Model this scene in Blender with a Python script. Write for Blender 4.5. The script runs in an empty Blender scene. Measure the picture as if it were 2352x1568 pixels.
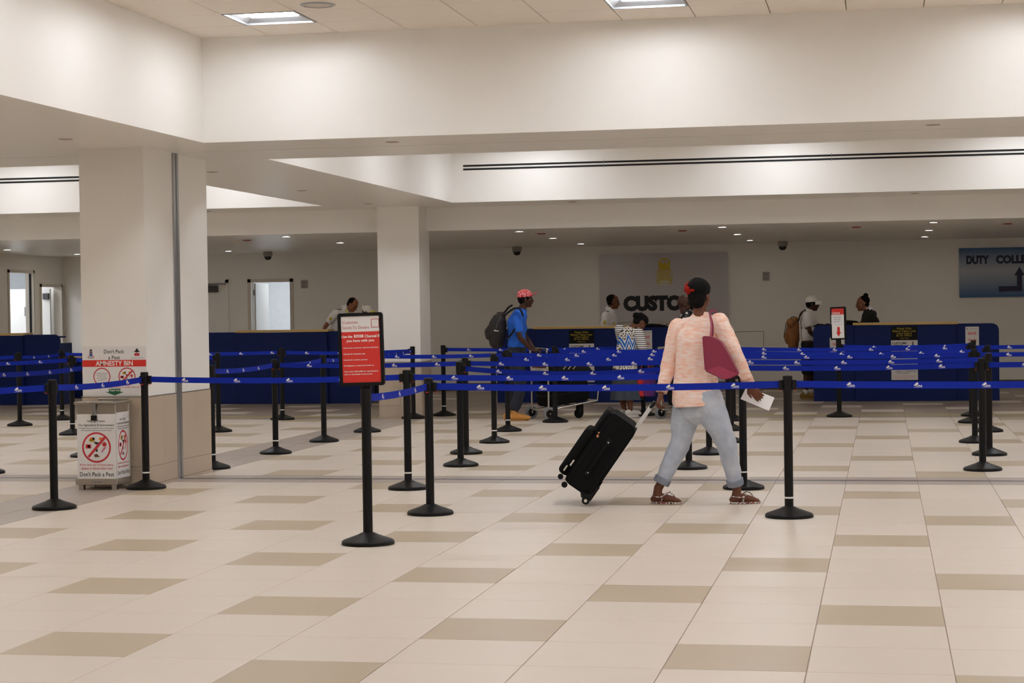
import bpy, bmesh, math, random
from mathutils import Vector, Matrix, noise
random.seed(7)
V = Vector
PI = math.pi
sc = bpy.context.scene
COL = sc.collection

# ------------------------------------------------------------------ camera
F_PX, CX, CY = 4390.08, 1176.0, 784.0
CAM = V((0.32848, -7.97810, 1.51777))
R_ = V((0.98155937, 0.19063708, -0.01409627))
U_ = V((0.01063842, 0.01914974, 0.99976003))
W_ = V((-0.19086128, 0.98147378, -0.01676853))
cam = bpy.data.cameras.new('camera')
cam.sensor_fit = 'HORIZONTAL'; cam.sensor_width = 36.0
cam.lens = F_PX / 2352.0 * 36.0
cam.clip_start = 0.1; cam.clip_end = 200
cam_o = bpy.data.objects.new('camera', cam); COL.objects.link(cam_o)
cam_o.matrix_world = Matrix(((R_.x, U_.x, -W_.x, CAM.x), (R_.y, U_.y, -W_.y, CAM.y), (R_.z, U_.z, -W_.z, CAM.z), (0, 0, 0, 1)))
sc.camera = cam_o

# ------------------------------------------------------------------ world, exposure
wd = bpy.data.worlds.new('world'); sc.world = wd; wd.use_nodes = True
wd.node_tree.nodes['Background'].inputs[0].default_value = (0.9, 0.92, 1.0, 1)
wd.node_tree.nodes['Background'].inputs[1].default_value = 0.05
sc.view_settings.view_transform = 'Standard'; sc.view_settings.look = 'None'
sc.view_settings.gamma = 1.0; sc.view_settings.use_curve_mapping = False
sc.view_settings.exposure = 0.0
sc.cycles.max_bounces = 14; sc.cycles.diffuse_bounces = 9; sc.cycles.glossy_bounces = 4
LAMP_HALL = 34.5      # square ceiling lights of the front hall
LAMP_COVE = 49.0      # square lights inside the raised coves
LAMP_DOWN = 112.0      # round downlights over the counters
LAMP_ROOM = 8.0       # lights in the offices behind the doors

def ray(px, py): return W_ + R_ * ((px - CX) / F_PX) - U_ * ((py - CY) / F_PX)
def at(px, py, Y):
    d = ray(px, py); return CAM + d * ((Y - CAM.y) / d.y)
def onz(px, py, z=0.0):
    d = ray(px, py); return CAM + d * ((z - CAM.z) / d.z)
def proj(p):
    d = V(p) - CAM; z = d.dot(W_)
    return CX + F_PX * d.dot(R_) / z, CY - F_PX * d.dot(U_) / z

# ------------------------------------------------------------------ materials
def lin(c): return tuple(((x / 255.0) / 12.92 if x <= 10 else ((x / 255.0 + 0.055) / 1.055) ** 2.4) for x in c)
MATS = {}
def mat(name, rgb, rough=0.5, metal=0.0, var=0.06, scale=8.0, bump=0.0, bscale=60.0, stretch=(1, 1, 1), spec=0.5, emit=None, estr=0.0, objvar=0.0, coat=0.0, island=0.0):
    if name in MATS: return MATS[name]
    m = bpy.data.materials.new(name); m.use_nodes = True
    nt = m.node_tree; b = nt.nodes['Principled BSDF']; L = nt.links.new
    c = lin(rgb)
    tc = nt.nodes.new('ShaderNodeTexCoord'); mp = nt.nodes.new('ShaderNodeMapping')
    mp.inputs['Scale'].default_value = stretch
    L(tc.outputs['Object'], mp.inputs['Vector'])
    nz = nt.nodes.new('ShaderNodeTexNoise'); nz.inputs['Scale'].default_value = scale; nz.inputs['Detail'].default_value = 4
    L(mp.outputs[0], nz.inputs['Vector'])
    rm = nt.nodes.new('ShaderNodeMapRange'); rm.inputs['To Min'].default_value = 1 - var; rm.inputs['To Max'].default_value = 1 + var
    L(nz.outputs[0], rm.inputs['Value'])
    fac = rm.outputs[0]
    if objvar or island:
        src = None
        if objvar:
            oi = nt.nodes.new('ShaderNodeObjectInfo'); src = oi.outputs['Random']; amt = objvar
        else:
            gi = nt.nodes.new('ShaderNodeNewGeometry'); src = gi.outputs['Random Per Island']; amt = island
        r2 = nt.nodes.new('ShaderNodeMapRange'); r2.inputs['To Min'].default_value = 1 - amt; r2.inputs['To Max'].default_value = 1 + amt
        L(src, r2.inputs['Value'])
        ml = nt.nodes.new('ShaderNodeMath'); ml.operation = 'MULTIPLY'
        L(fac, ml.inputs[0]); L(r2.outputs[0], ml.inputs[1]); fac = ml.outputs[0]
    vm = nt.nodes.new('ShaderNodeVectorMath'); vm.operation = 'SCALE'; vm.inputs[0].default_value = c
    L(fac, vm.inputs['Scale']); L(vm.outputs[0], b.inputs['Base Color'])
    b.inputs['Roughness'].default_value = rough; b.inputs['Metallic'].default_value = metal
    b.inputs['Specular IOR Level'].default_value = spec
    b.inputs['Coat Weight'].default_value = coat
    if bump:
        n2 = nt.nodes.new('ShaderNodeTexNoise'); n2.inputs['Scale'].default_value = bscale; n2.inputs['Detail'].default_value = 5
        L(mp.outputs[0], n2.inputs['Vector'])
        bp = nt.nodes.new('ShaderNodeBump'); bp.inputs['Strength'].default_value = bump; bp.inputs['Distance'].default_value = 0.01
        L(n2.outputs[0], bp.inputs['Height']); L(bp.outputs[0], b.inputs['Normal'])
    if emit:
        b.inputs['Emission Color'].default_value = (*lin(emit), 1); b.inputs['Emission Strength'].default_value = estr
    MATS[name] = m; return m

def pattern_mat(name, builder, rough=0.8):
    if name in MATS: return MATS[name]
    m = bpy.data.materials.new(name); m.use_nodes = True
    nt = m.node_tree; b = nt.nodes['Principled BSDF']; b.inputs['Roughness'].default_value = rough
    col = builder(nt); nt.links.new(col, b.inputs['Base Color'])
    MATS[name] = m; return m
def ramp(nt, src, stops, mode='CONSTANT'):
    r = nt.nodes.new('ShaderNodeValToRGB'); r.color_ramp.interpolation = mode
    els = r.color_ramp.elements
    while len(els) < len(stops): els.new(0.5)
    for e, (p, c) in zip(els, stops): e.position = p; e.color = (*lin(c), 1)
    nt.links.new(src, r.inputs[0]); return r.outputs[0]

WALL = mat('wall_paint', (237, 235, 231), 0.42, var=0.015, scale=2.0, bump=0.03, bscale=40)
SOFF = mat('soffit_paint', (232, 229, 223), 0.33, var=0.015, scale=2.0, bump=0.05, bscale=6, stretch=(0.3, 2.5, 1))
CEILT = mat('ceiling_tile', (234, 226, 216), 0.9, var=0.02, scale=30, bump=0.1, bscale=220)
GRIDM = mat('ceiling_grid', (176, 164, 148), 0.6)
GROUT = mat('grout', (176, 164, 150), 0.9, var=0.05)
CREAM = mat('cream_tile', (219, 208, 195), 0.36, var=0.03, scale=5, stretch=(0.6, 7, 1), objvar=0.018)
TAN = mat('tan_tile', (188, 172, 147), 0.36, var=0.05, scale=5, stretch=(0.6, 7, 1), objvar=0.02)
GREY = mat('grey_tile', (172, 160, 150), 0.36, var=0.04, scale=5, stretch=(0.6, 7, 1), objvar=0.02)
CREAM_S = mat('cream_tile_far', (219, 208, 195), 0.36, var=0.03, scale=5, stretch=(0.6, 7, 1), island=0.018)
TAN_S = mat('tan_tile_far', (188, 172, 147), 0.36, var=0.05, scale=5, stretch=(0.6, 7, 1), island=0.02)
GREY_S = mat('grey_tile_far', (172, 160, 150), 0.36, var=0.04, scale=5, stretch=(0.6, 7, 1), island=0.02)
DARK_S = mat('dark_tile_far', (160, 147, 134), 0.36, var=0.05, scale=5, stretch=(0.6, 7, 1), island=0.05)
WAIN = mat('wainscot_tile', (186, 170, 151), 0.4, var=0.05, scale=6, stretch=(7, 7, 0.6), objvar=0.03)
BLACKM = mat('black_powder_coat', (14, 14, 15), 0.45, var=0.1, scale=30, bump=0.03, bscale=300, spec=0.22)
BLACKP = mat('black_plastic', (13, 13, 14), 0.5, var=0.1, spec=0.25)
RUBBER = mat('black_rubber', (16, 16, 16), 0.7, var=0.1, spec=0.2)
BELT = mat('belt_blue', (18, 42, 158), 0.75, var=0.05, scale=60, bump=0.1, bscale=500, spec=0.15)
WHITE = mat('print_white', (236, 234, 230), 0.6, var=0.01)
PAPER = mat('paper_white', (226, 224, 224), 0.6, var=0.015)
RED = mat('print_red', (214, 48, 40), 0.55, var=0.02)
REDTXT = mat('print_red_text', (196, 44, 58), 0.55, var=0.02)
DKTXT = mat('print_dark_green', (34, 50, 48), 0.55, var=0.02)
BLKTXT = mat('print_black', (26, 28, 32), 0.55, var=0.02)
GREENP = mat('print_green', (30, 96, 62), 0.55, var=0.02)
YELP = mat('print_yellow', (190, 164, 44), 0.55, var=0.02)
ORANGEP = mat('print_orange', (222, 130, 50), 0.55)
PINKP = mat('print_pink', (206, 128, 160), 0.55)
BROWNP = mat('print_brown', (112, 66, 40), 0.55)
BLUEP = mat('print_blue', (58, 90, 150), 0.55)
NAVYP = mat('print_navy', (24, 22, 62), 0.5)
BLACKB = mat('notice_black', (9, 9, 11), 0.5, spec=0.2)
COUNTER = mat('counter_blue', (14, 37, 100), 0.5, var=0.04, scale=3, spec=0.2)
WOOD = mat('counter_wood', (214, 182, 116), 0.4, var=0.12, scale=6, stretch=(1, 12, 12))
STEEL = mat('brushed_steel', (196, 192, 186), 0.28, 1.0, var=0.05, scale=20, stretch=(1, 1, 20))
STEEL2 = mat('tube_steel', (205, 203, 198), 0.25, 1.0, var=0.03)
ALU = mat('satin_aluminium', (176, 178, 180), 0.35, 1.0, var=0.03)
GREYP = mat('grey_plastic', (132, 132, 134), 0.55)
DKGAP = mat('dark_gap', (14, 15, 18), 0.8)
LENS = mat('lamp_lens', (255, 250, 244), 0.4, emit=(247, 250, 255), estr=LAMP_HALL)
LENS_COVE = mat('lamp_lens_cove', (255, 250, 244), 0.4, emit=(247, 250, 255), estr=LAMP_COVE)
LENS_DOWN = mat('lamp_lens_down', (255, 250, 244), 0.4, emit=(255, 244, 228), estr=LAMP_DOWN)
LENS_ROOM = mat('lamp_lens_room', (255, 250, 244), 0.4, emit=(250, 252, 255), estr=LAMP_ROOM)
REFL = mat('lamp_reflector', (150, 151, 153), 0.4, var=0.01)

# ------------------------------------------------------------------ mesh helpers
def bm_obj(name, bm, m, parent=None, smooth=False, smooth_angle=None):
    me = bpy.data.meshes.new(name); bm.to_mesh(me); bm.free()
    return me_obj(name, me, m, parent, smooth)
def me_obj(name, me, m, parent=None, smooth=False):
    for x in (m if isinstance(m, (list, tuple)) else [m]):
        if x and x.name not in me.materials: me.materials.append(x)
    if smooth: me.polygons.foreach_set('use_smooth', [True] * len(me.polygons))
    o = bpy.data.objects.new(name, me); COL.objects.link(o)
    if parent is not None: o.parent = parent
    return o
def empty(name, loc=(0, 0, 0), rz=0.0):
    o = bpy.data.objects.new(name, None); o.empty_display_size = 0.1
    o.location = loc; o.rotation_euler = (0, 0, rz); COL.objects.link(o); return o
def tag(o, label=None, cat=None, group=None, kind=None):
    if label: o['label'] = label
    if cat: o['category'] = cat
    if group: o['group'] = group
    if kind: o['kind'] = kind
    return o
def thing(name, label, cat, loc=(0, 0, 0), rz=0.0, group=None):
    return tag(empty(name, loc, rz), label, cat, group)
def box(bm, x0, x1, y0, y1, z0, z1, bev=0.0, seg=2, mi=0, mtx=None):
    co = [(x, y, z) for x in (x0, x1) for y in (y0, y1) for z in (z0, z1)]
    vs = [bm.verts.new(c) for c in co]
    fs = [bm.faces.new([vs[i] for i in q]) for q in ((0, 1, 3, 2), (4, 6, 7, 5), (0, 4, 5, 1), (2, 3, 7, 6), (0, 2, 6, 4), (1, 5, 7, 3))]
    for f in fs: f.material_index = mi
    if bev > 0:
        es = list({e for f in fs for e in f.edges})
        r = bmesh.ops.bevel(bm, geom=es, offset=bev, segments=seg, affect='EDGES', profile=0.5)
        vs = list({v for f in r['faces'] for v in f.verts} | {v for v in vs if v.is_valid})
    if mtx is not None: bmesh.ops.transform(bm, matrix=mtx, verts=[v for v in vs if v.is_valid])
    return vs
def boxo(name, x0, x1, y0, y1, z0, z1, m, parent=None, bev=0.0, seg=2):
    bm = bmesh.new(); box(bm, x0, x1, y0, y1, z0, z1, bev, seg); return bm_obj(name, bm, m, parent)
def lathe(bm, prof, seg=32, c=(0, 0, 0), axis='z'):
    rings = []
    for r, z in prof:
        if r < 1e-6: rings.append([bm.verts.new((0, 0, z))])
        else: rings.append([bm.verts.new((r * math.cos(2 * PI * i / seg), r * math.sin(2 * PI * i / seg), z)) for i in range(seg)])
    for a, b in zip(rings, rings[1:]):
        for i in range(seg):
            j = (i + 1) % seg
            if len(a) == 1 and len(b) == 1: continue
            if len(a) == 1: bm.faces.new((a[0], b[j], b[i]))
            elif len(b) == 1: bm.faces.new((a[i], a[j], b[0]))
            else: bm.faces.new((a[i], a[j], b[j], b[i]))
    M = Matrix.Identity(4)
    if axis == 'y': M = Matrix.Rotation(PI / 2, 4, 'X')
    if axis == 'x': M = Matrix.Rotation(PI / 2, 4, 'Y')
    M = Matrix.Translation(c) @ M
    bmesh.ops.transform(bm, matrix=M, verts=[v for r in rings for v in r])
def catmull(pts, n=4):
    if len(pts) < 3: 
        return [pts[0].lerp(pts[-1], i / n) for i in range(n + 1)], [(0 + i / n) for i in range(n + 1)]
    out, par = [], []
    P = [pts[0] * 2 - pts[1]] + list(pts) + [pts[-1] * 2 - pts[-2]]
    for i in range(1, len(P) - 2):
        for k in range(n):
            t = k / n; t2, t3 = t * t, t * t * t
            out.append(0.5 * ((2 * P[i]) + (P[i + 1] - P[i - 1]) * t + (2 * P[i - 1] - 5 * P[i] + 4 * P[i + 1] - P[i + 2]) * t2 + (3 * P[i] - P[i - 1] - 3 * P[i + 1] + P[i + 2]) * t3))
            par.append(i - 1 + t)
    out.append(P[-2].copy()); par.append(len(pts) - 1)
    return out, par
def loft(bm, pts, radii, axis=None, seg=12, n=4, cap=True, straight=False):
    """tube of elliptic rings through pts; radii float or (along axis, across)"""
    pts = [V(p) for p in pts]
    rr = [(r, r) if not isinstance(r, (tuple, list)) else r for r in radii]
    if straight: P = pts; par = list(range(len(pts)))
    else: P, par = catmull(pts, n)
    def rad(t):
        i = min(int(t), len(rr) - 2); f = t - i
        f = f * f * (3 - 2 * f)
        return tuple(rr[i][k] * (1 - f) + rr[i + 1][k] * f for k in (0, 1))
    R = [rad(t) for t in par]
    T = []
    for i in range(len(P)):
        a = P[max(i - 1, 0)]; b = P[min(i + 1, len(P) - 1)]
        T.append((b - a).normalized())
    if axis is None:
        axis = V((0, 0, 1)) if abs(T[0].z) < 0.8 else V((0, 1, 0))
    ax = [axis] * len(P) if not isinstance(axis, list) else [axis[min(int(t), len(axis) - 2)].lerp(axis[min(int(t), len(axis) - 2) + 1], t - min(int(t), len(axis) - 2)) for t in par]
    rows = []
    def ring(p, t, a0, ra, rb):
        a = a0 - t * a0.dot(t)
        if a.length < 1e-5: a = t.orthogonal()
        a.normalize(); b = t.cross(a)
        return [bm.verts.new(p + a * (ra * math.cos(2 * PI * i / seg)) + b * (rb * math.sin(2 * PI * i / seg))) for i in range(seg)]
    if cap:
        for ang in (85, 58, 30):
            s, c = math.sin(math.radians(ang)), math.cos(math.radians(ang)); m_ = min(R[0])
            rows.append(ring(P[0] - T[0] * m_ * s, T[0], ax[0], R[0][0] * c, R[0][1] * c))
    for p, t, a0, r in zip(P, T, ax, R): rows.append(ring(p, t, a0, *r))
    if cap:
        for ang in (30, 58, 85):
            s, c = math.sin(math.radians(ang)), math.cos(math.radians(ang)); m_ = min(R[-1])
            rows.append(ring(P[-1] + T[-1] * m_ * s, T[-1], ax[-1], R[-1][0] * c, R[-1][1] * c))
    for a, b in zip(rows, rows[1:]):
        for i in range(seg):
            j = (i + 1) % seg; bm.faces.new((a[i], a[j], b[j], b[i]))
    bm.faces.new(list(reversed(rows[0]))); bm.faces.new(rows[-1])
    return rows
def ellip(bm, c, r, M=None, seg=16, ring=10):
    res = bmesh.ops.create_uvsphere(bm, u_segments=seg, v_segments=ring, radius=1.0)
    m = Matrix.Diagonal((*r, 1)); m = (M.to_4x4() if M is not None else Matrix.Identity(4)) @ m
    bmesh.ops.transform(bm, matrix=Matrix.Translation(c) @ m, verts=res['verts'])
    return res['verts']
def prism(bm, poly, y0, y1):
    """polygon given as (x, z) extruded along y"""
    a = [bm.verts.new((x, y0, z)) for x, z in poly]; b = [bm.verts.new((x, y1, z)) for x, z in poly]
    fs = [bm.faces.new(a), bm.faces.new(list(reversed(b)))]
    n = len(poly)
    for i in range(n):
        j = (i + 1) % n; fs.append(bm.faces.new((a[j], a[i], b[i], b[j])))
    bmesh.ops.recalc_face_normals(bm, faces=fs); return a + b
def rrect(w, h, r, n=5, corners=(1, 1, 1, 1)):
    """rounded rectangle (x,z) centred, corners: br, tr, tl, bl"""
    out = []
    for k, (sx, sz, a0) in enumerate(((1, -1, -90), (1, 1, 0), (-1, 1, 90), (-1, -1, 180))):
        rr = r if corners[k] else 0.0
        cx, cz = sx * (w / 2 - rr), sz * (h / 2 - rr)
        for i in range(n + 1 if rr else 1):
            a = math.radians(a0 + 90 * i / n); out.append((cx + rr * math.cos(a), cz + rr * math.sin(a)))
    return out
WORK = bpy.data.scenes.new('workbench')   # a scratch scene, removed at the end
def evald(o):
    for c in list(o.users_collection): c.objects.unlink(o)
    WORK.collection.objects.link(o)
    vl = WORK.view_layers[0]; vl.update(); d = vl.depsgraph
    me = bpy.data.meshes.new_from_object(o.evaluated_get(d), depsgraph=d)
    data = o.data
    bpy.data.objects.remove(o)
    try:
        if isinstance(data, bpy.types.Mesh): bpy.data.meshes.remove(data)
        else: bpy.data.curves.remove(data)
    except Exception: pass
    return me
def remesh(bm, voxel, smooth=4):
    me = bpy.data.meshes.new('tmp'); bmesh.ops.recalc_face_normals(bm, faces=bm.faces); bm.to_mesh(me); bm.free()
    o = bpy.data.objects.new('tmp', me)
    md = o.modifiers.new('r', 'REMESH'); md.mode = 'VOXEL'; md.voxel_size = voxel; md.use_smooth_shade = True
    if smooth:
        ms = o.modifiers.new('s', 'SMOOTH'); ms.factor = 0.5; ms.iterations = smooth
    return evald(o)
def wrinkle(me, amp, freq, stretch=(1, 1, 1), seed=0.0):
    co = [v.co.copy() for v in me.vertices]; no = [v.normal.copy() for v in me.vertices]; out = []
    for c, n in zip(co, no):
        p = V((c.x * stretch[0] * freq + seed, c.y * stretch[1] * freq, c.z * stretch[2] * freq))
        out.extend(c + n * (amp * noise.noise(p) + 0.5 * amp * noise.noise(p * 2.3)))
    me.vertices.foreach_set('co', out); me.update()
def cut(me, planes):
    """remove everything on the side the normal points to"""
    bm = bmesh.new(); bm.from_mesh(me)
    for co, no in planes:
        bmesh.ops.bisect_plane(bm, geom=bm.verts[:] + bm.edges[:] + bm.faces[:], plane_co=co, plane_no=no, clear_outer=True)
    bm.to_mesh(me); bm.free(); return me

# ------------------------------------------------------------------ lettering
TXT = {}
def text_mesh(body, bold=0.0, spacing=1.0):
    key = (body, bold, spacing)
    if key in TXT: return TXT[key]
    cu = bpy.data.curves.new('t', 'FONT'); cu.body = body; cu.align_x = 'CENTER'; cu.size = 1.0
    cu.offset = bold; cu.space_character = spacing; cu.resolution_u = 3; cu.fill_mode = 'FRONT'
    o = bpy.data.objects.new('t', cu)
    me = evald(o)
    xs = [v.co.x for v in me.vertices]; ys = [v.co.y for v in me.vertices]
    TXT[key] = (me, min(xs), max(xs), min(ys), max(ys)); return TXT[key]
def put_text(bm, body, cx, cz, w, h, bold=0.0, y=0.0, mi=0, spacing=1.0):
    """add flat lettering into bm, in the x-z plane facing -y, fitted to w x h (either may be None)"""
    me, x0, x1, y0, y1 = text_mesh(body, bold, spacing)
    sx = w / (x1 - x0) if w else None; sz = h / (y1 - y0) if h else None
    sx = sx or sz; sz = sz or sx
    t = bmesh.new(); t.from_mesh(me)
    M = Matrix(((sx, 0, 0, cx - (x0 + x1) / 2 * sx), (0, 0, 0, y), (0, sz, 0, cz - (y0 + y1) / 2 * sz), (0, 0, 0, 1)))
    vm = {}
    for v in t.verts: vm[v] = bm.verts.new(M @ v.co)
    for f in t.faces:
        nf = bm.faces.new([vm[v] for v in f.verts]); nf.material_index = mi
    t.free()
def flat(bm, poly, y=0.0, mi=0):
    f = bm.faces.new([bm.verts.new((x, y, z)) for x, z in poly]); f.material_index = mi
    f.normal_update()
    if f.normal.y > 0: f.normal_flip()
    return f
def circ(cx, cz, r, n=28, rz=None): 
    rz = rz or r
    return [(cx + r * math.cos(2 * PI * i / n), cz + rz * math.sin(2 * PI * i / n)) for i in range(n)]
def ringf(bm, cx, cz, r0, r1, y=0.0, mi=0, n=40, rzs=1.0):
    a = [bm.verts.new((x, y, z)) for x, z in circ(cx, cz, r0, n, r0 * rzs)]; b = [bm.verts.new((x, y, z)) for x, z in circ(cx, cz, r1, n, r1 * rzs)]
    for i in range(n):
        j = (i + 1) % n; f = bm.faces.new((a[i], b[i], b[j], a[j])); f.material_index = mi
def bar(bm, x0, z0, x1, z1, w, y=0.0, mi=0):
    dx, dz = x1 - x0, z1 - z0; l = math.hypot(dx, dz); nx, nz = -dz / l * w / 2, dx / l * w / 2
    flat(bm, [(x0 + nx, z0 + nz), (x0 - nx, z0 - nz), (x1 - nx, z1 - nz), (x1 + nx, z1 + nz)], y, mi)
def rect(bm, x0, x1, z0, z1, y=0.0, mi=0): flat(bm, [(x0, z0), (x1, z0), (x1, z1), (x0, z1)], y, mi)
# ------------------------------------------------------------------ structure: floor
def tile_mesh(w, d, m, ch=0.0015, gap=0.0022, h=0.012):
    bm = bmesh.new(); w2, d2 = w / 2 - gap, d / 2 - gap
    def rg(dx, z): return [bm.verts.new((sx * (w2 - dx), sy * (d2 - dx), z)) for sx, sy in ((-1, -1), (1, -1), (1, 1), (-1, 1))]
    a, b, c = rg(0, -h), rg(0, -ch), rg(ch, 0)
    for p, q in ((a, b), (b, c)):
        for i in range(4): bm.faces.new((p[i], p[(i + 1) % 4], q[(i + 1) % 4], q[i]))
    bm.faces.new(c)
    me = bpy.data.meshes.new('floor_tile'); bm.to_mesh(me); bm.free(); me.materials.append(m); return me
TILES = []   # x0, x1, y0, y1, material key
XCOLS = [(0.6 * c, 0.6 * c + 0.6, 'r', c) for c in range(-10, 15)]
XCOLS += [(-6.33, -6.0, 'b', 0), (-6.77, -6.33, 'b', 1)]
XCOLS += [(-6.77 - 0.6 * (n + 1), -6.77 - 0.6 * n, 'l', n) for n in range(0, 16)]
YROWS = [(0.6 * k, 0.6 * k + 0.6, 'z1', k) for k in range(-8, 14)] + [(8.4, 8.71, 's', 0), (8.80, 9.09, 's', 1)]
YROWS += [(9.09 + 0.6 * m_, 9.69 + 0.6 * m_, 'z2', m_) for m_ in range(15)] + [(18.09, 18.3, 'd', -2), (18.3, 18.9, 'd', -1)]
YROWS += [(18.9 + 0.6 * j, min(19.5 + 0.6 * j, 27.2), 'd', j) for j in range(14)]
for x0, x1, xz, c in XCOLS:
    for y0, y1, yz, k in YROWS:
        if yz == 's': kk = 'grey'
        elif yz == 'd':
            acc = k >= 0 and (((k - (3 * c + 1)) % 5 == 0) if xz == 'r' else ((k - (2 * c - 2)) % 5 == 0) if xz == 'l' else False)
            kk = 'cream' if acc else 'dark'
        elif xz == 'b': kk = 'grey'
        elif yz == 'z1':
            t = (k - (2 * c + 2)) % 5 == 0 if xz == 'r' else (k - (1 - 2 * c)) % 5 == 0
            kk = 'tan' if t else 'cream'
        else:
            t = (k - (2 * c + 3)) % 5 == 0 if xz == 'r' else (k - (1 - 2 * c)) % 5 == 0
            kk = 'tan' if t else 'cream'
        TILES.append((x0, x1, y0, y1, kk))
def view_area(t):
    P = [proj((x, y, 0)) for x, y in ((t[0], t[2]), (t[1], t[2]), (t[1], t[3]), (t[0], t[3]))]
    if t[2] < -7: return 0
    P = [(min(max(a, 0), 2352), min(max(b, 0), 1568)) for a, b in P]
    return abs(sum(P[i][0] * P[(i + 1) % 4][1] - P[(i + 1) % 4][0] * P[i][1] for i in range(4))) / 2
TILES.sort(key=view_area, reverse=True)
floor = tag(boxo('floor', -16.2, 9.2, -12.2, 27.3, -0.2, -0.005, GROUT), kind='structure')
TM = {'cream': CREAM, 'tan': TAN, 'grey': GREY, 'dark': DARK_S}
cache = {}
for t in TILES[:300]:
    key = (round(t[1] - t[0], 3), round(t[3] - t[2], 3), t[4])
    if key not in cache: cache[key] = tile_mesh(key[0], key[1], TM[t[4]])
    o = bpy.data.objects.new('floor_tile', cache[key]); COL.objects.link(o); o.parent = floor
    o.location = ((t[0] + t[1]) / 2, (t[2] + t[3]) / 2, 0)
bm = bmesh.new(); SM = {'cream': 0, 'tan': 1, 'grey': 2, 'dark': 3}
for x0, x1, y0, y1, kk in TILES[300:]:
    g, ch = 0.0022, 0.0015
    def rg(dx, z): return [bm.verts.new(p + (z,)) for p in ((x0 + g + dx, y0 + g + dx), (x1 - g - dx, y0 + g + dx), (x1 - g - dx, y1 - g - dx), (x0 + g + dx, y1 - g - dx))]
    b, c = rg(0, -ch - 0.004), rg(ch, 0)
    fs = [bm.faces.new((b[i], b[(i + 1) % 4], c[(i + 1) % 4], c[i])) for i in range(4)] + [bm.faces.new(c)]
    for f in fs: f.material_index = SM[kk]
o = bm_obj('floor_tiling', bm, [CREAM_S, TAN_S, GREY_S, DARK_S], floor); tag(o, kind='stuff')
tag(boxo('floor_line', -15.0, 8.9, 18.70, 18.82, 0.0, 0.0012, mat('line_yellow', (184, 172, 84), 0.5, var=0.2, scale=3)),
    'yellow waiting line taped across the dark tiles before the blue counters', 'floor line')
tr = boxo('trim_1', -15.9, 8.9, 8.712, 8.798, -0.004, 0.001, ALU); tag(tr, kind='structure')
boxo('groove', -15.9, 8.9, 8.742, 8.752, 0.0, 0.0016, DKGAP, tr); boxo('groove', -15.9, 8.9, 8.764, 8.774, 0.0, 0.0016, DKGAP, tr)

# ------------------------------------------------------------------ walls and doors
YW, ZL, ZS, ZC = 27.2, 2.667, 3.0, 3.9
def wall_with_holes(name, horiz, fixed, a0, a1, z1, holes, thick, m):
    """wall along x (horiz) or y with rectangular door holes (a, b, top)"""
    bm = bmesh.new(); cur = a0
    segs = []
    for h0, h1, ht in sorted(holes):
        segs.append((cur, h0, 0, z1)); segs.append((h0, h1, ht, z1)); cur = h1
    segs.append((cur, a1, 0, z1))
    for s0, s1, zz0, zz1 in segs:
        if horiz: box(bm, s0, s1, fixed, fixed + thick, zz0, zz1)
        else: box(bm, fixed - thick, fixed, s0, s1, zz0, zz1)
    return tag(bm_obj(name, bm, m), kind='structure')
wall_with_holes('wall_back', True, YW, -16.2, 9.2, ZC + 0.1, [(-11.62, -10.83, 2.11)], 0.15, WALL)
wall_with_holes('wall_left', False, -15.46, 18.95, YW, ZC + 0.1, [(24.79, 25.80, 2.33), (26.15, 27.05, 2.08)], 0.15, WALL)
tag(boxo('wall_side', -16.2, -16.0, -12.0, 18.95, 0, ZC + 0.2, WALL), kind='structure')
tag(boxo('wall_right', 9.0, 9.2, -12.0, YW, 0, ZC + 0.2, WALL), kind='structure')
tag(boxo('wall_front', -16.2, 9.2, -12.2, -12.0, 0, ZC + 0.2, WALL), kind='structure')
BB = mat('baseboard', (92, 78, 66), 0.5)
tag(boxo('baseboard_back', -10.76, 9.0, YW - 0.015, YW, 0, 0.14, BB), kind='structure')
tag(boxo('baseboard_left', -15.46, -15.445, 18.95, 24.72, 0, 0.14, BB), kind='structure')
FRAME = mat('door_frame_paint', (206, 199, 188), 0.4, var=0.02)
DOORM = mat('door_paint', (228, 228, 226), 0.4, var=0.02)
# office behind the back wall with its open door
def room(x0, x1, y0, y1, z1, openside):
    bm = bmesh.new(); t = 0.08
    box(bm, x0, x1, y0, y1, -0.1, -0.004); box(bm, x0, x1, y0, y1, z1, z1 + t)
    if openside != 'front': box(bm, x0, x1, y0 - t, y0, 0, z1)
    box(bm, x0, x1, y1, y1 + t, 0, z1)
    box(bm, x0 - t, x0, y0, y1, 0, z1)
    if openside != 'right': box(bm, x1, x1 + t, y0, y1, 0, z1)
    return bm
d1 = tag(bm_obj('wall_office', room(-12.6, -9.6, YW + 0.15, 30.0, 2.6, 'front'), mat('office_paint', (236, 238, 240), 0.5)), kind='structure')
boxo('lamp_panel', -11.6, -10.4, 28.3, 28.9, 2.56, 2.6, LENS_ROOM, d1)
d2 = tag(bm_obj('wall_lobby', room(-18.2, -15.61, 24.3, 28.6, 2.6, 'right'), MATS['office_paint']), kind='structure')
boxo('lamp_panel', -17.4, -16.3, 25.2, 26.6, 2.56, 2.6, LENS_ROOM, d2)
dr = thing('door_1', None, None, (0, 0, 0)); tag(dr, kind='structure')
bm = bmesh.new()
for x0, x1, z0, z1 in ((-11.68, -11.617, 0, 2.17), (-10.833, -10.77, 0, 2.17), (-11.68, -10.77, 2.107, 2.17)): box(bm, x0, x1, YW - 0.02, YW + 0.15, z0, z1)
bm_obj('door_frame', bm, FRAME, dr)
boxo('door_leaf', -11.615, -11.575, YW + 0.16, YW + 0.95, 0.01, 2.09, DOORM, dr, 0.003)
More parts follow.
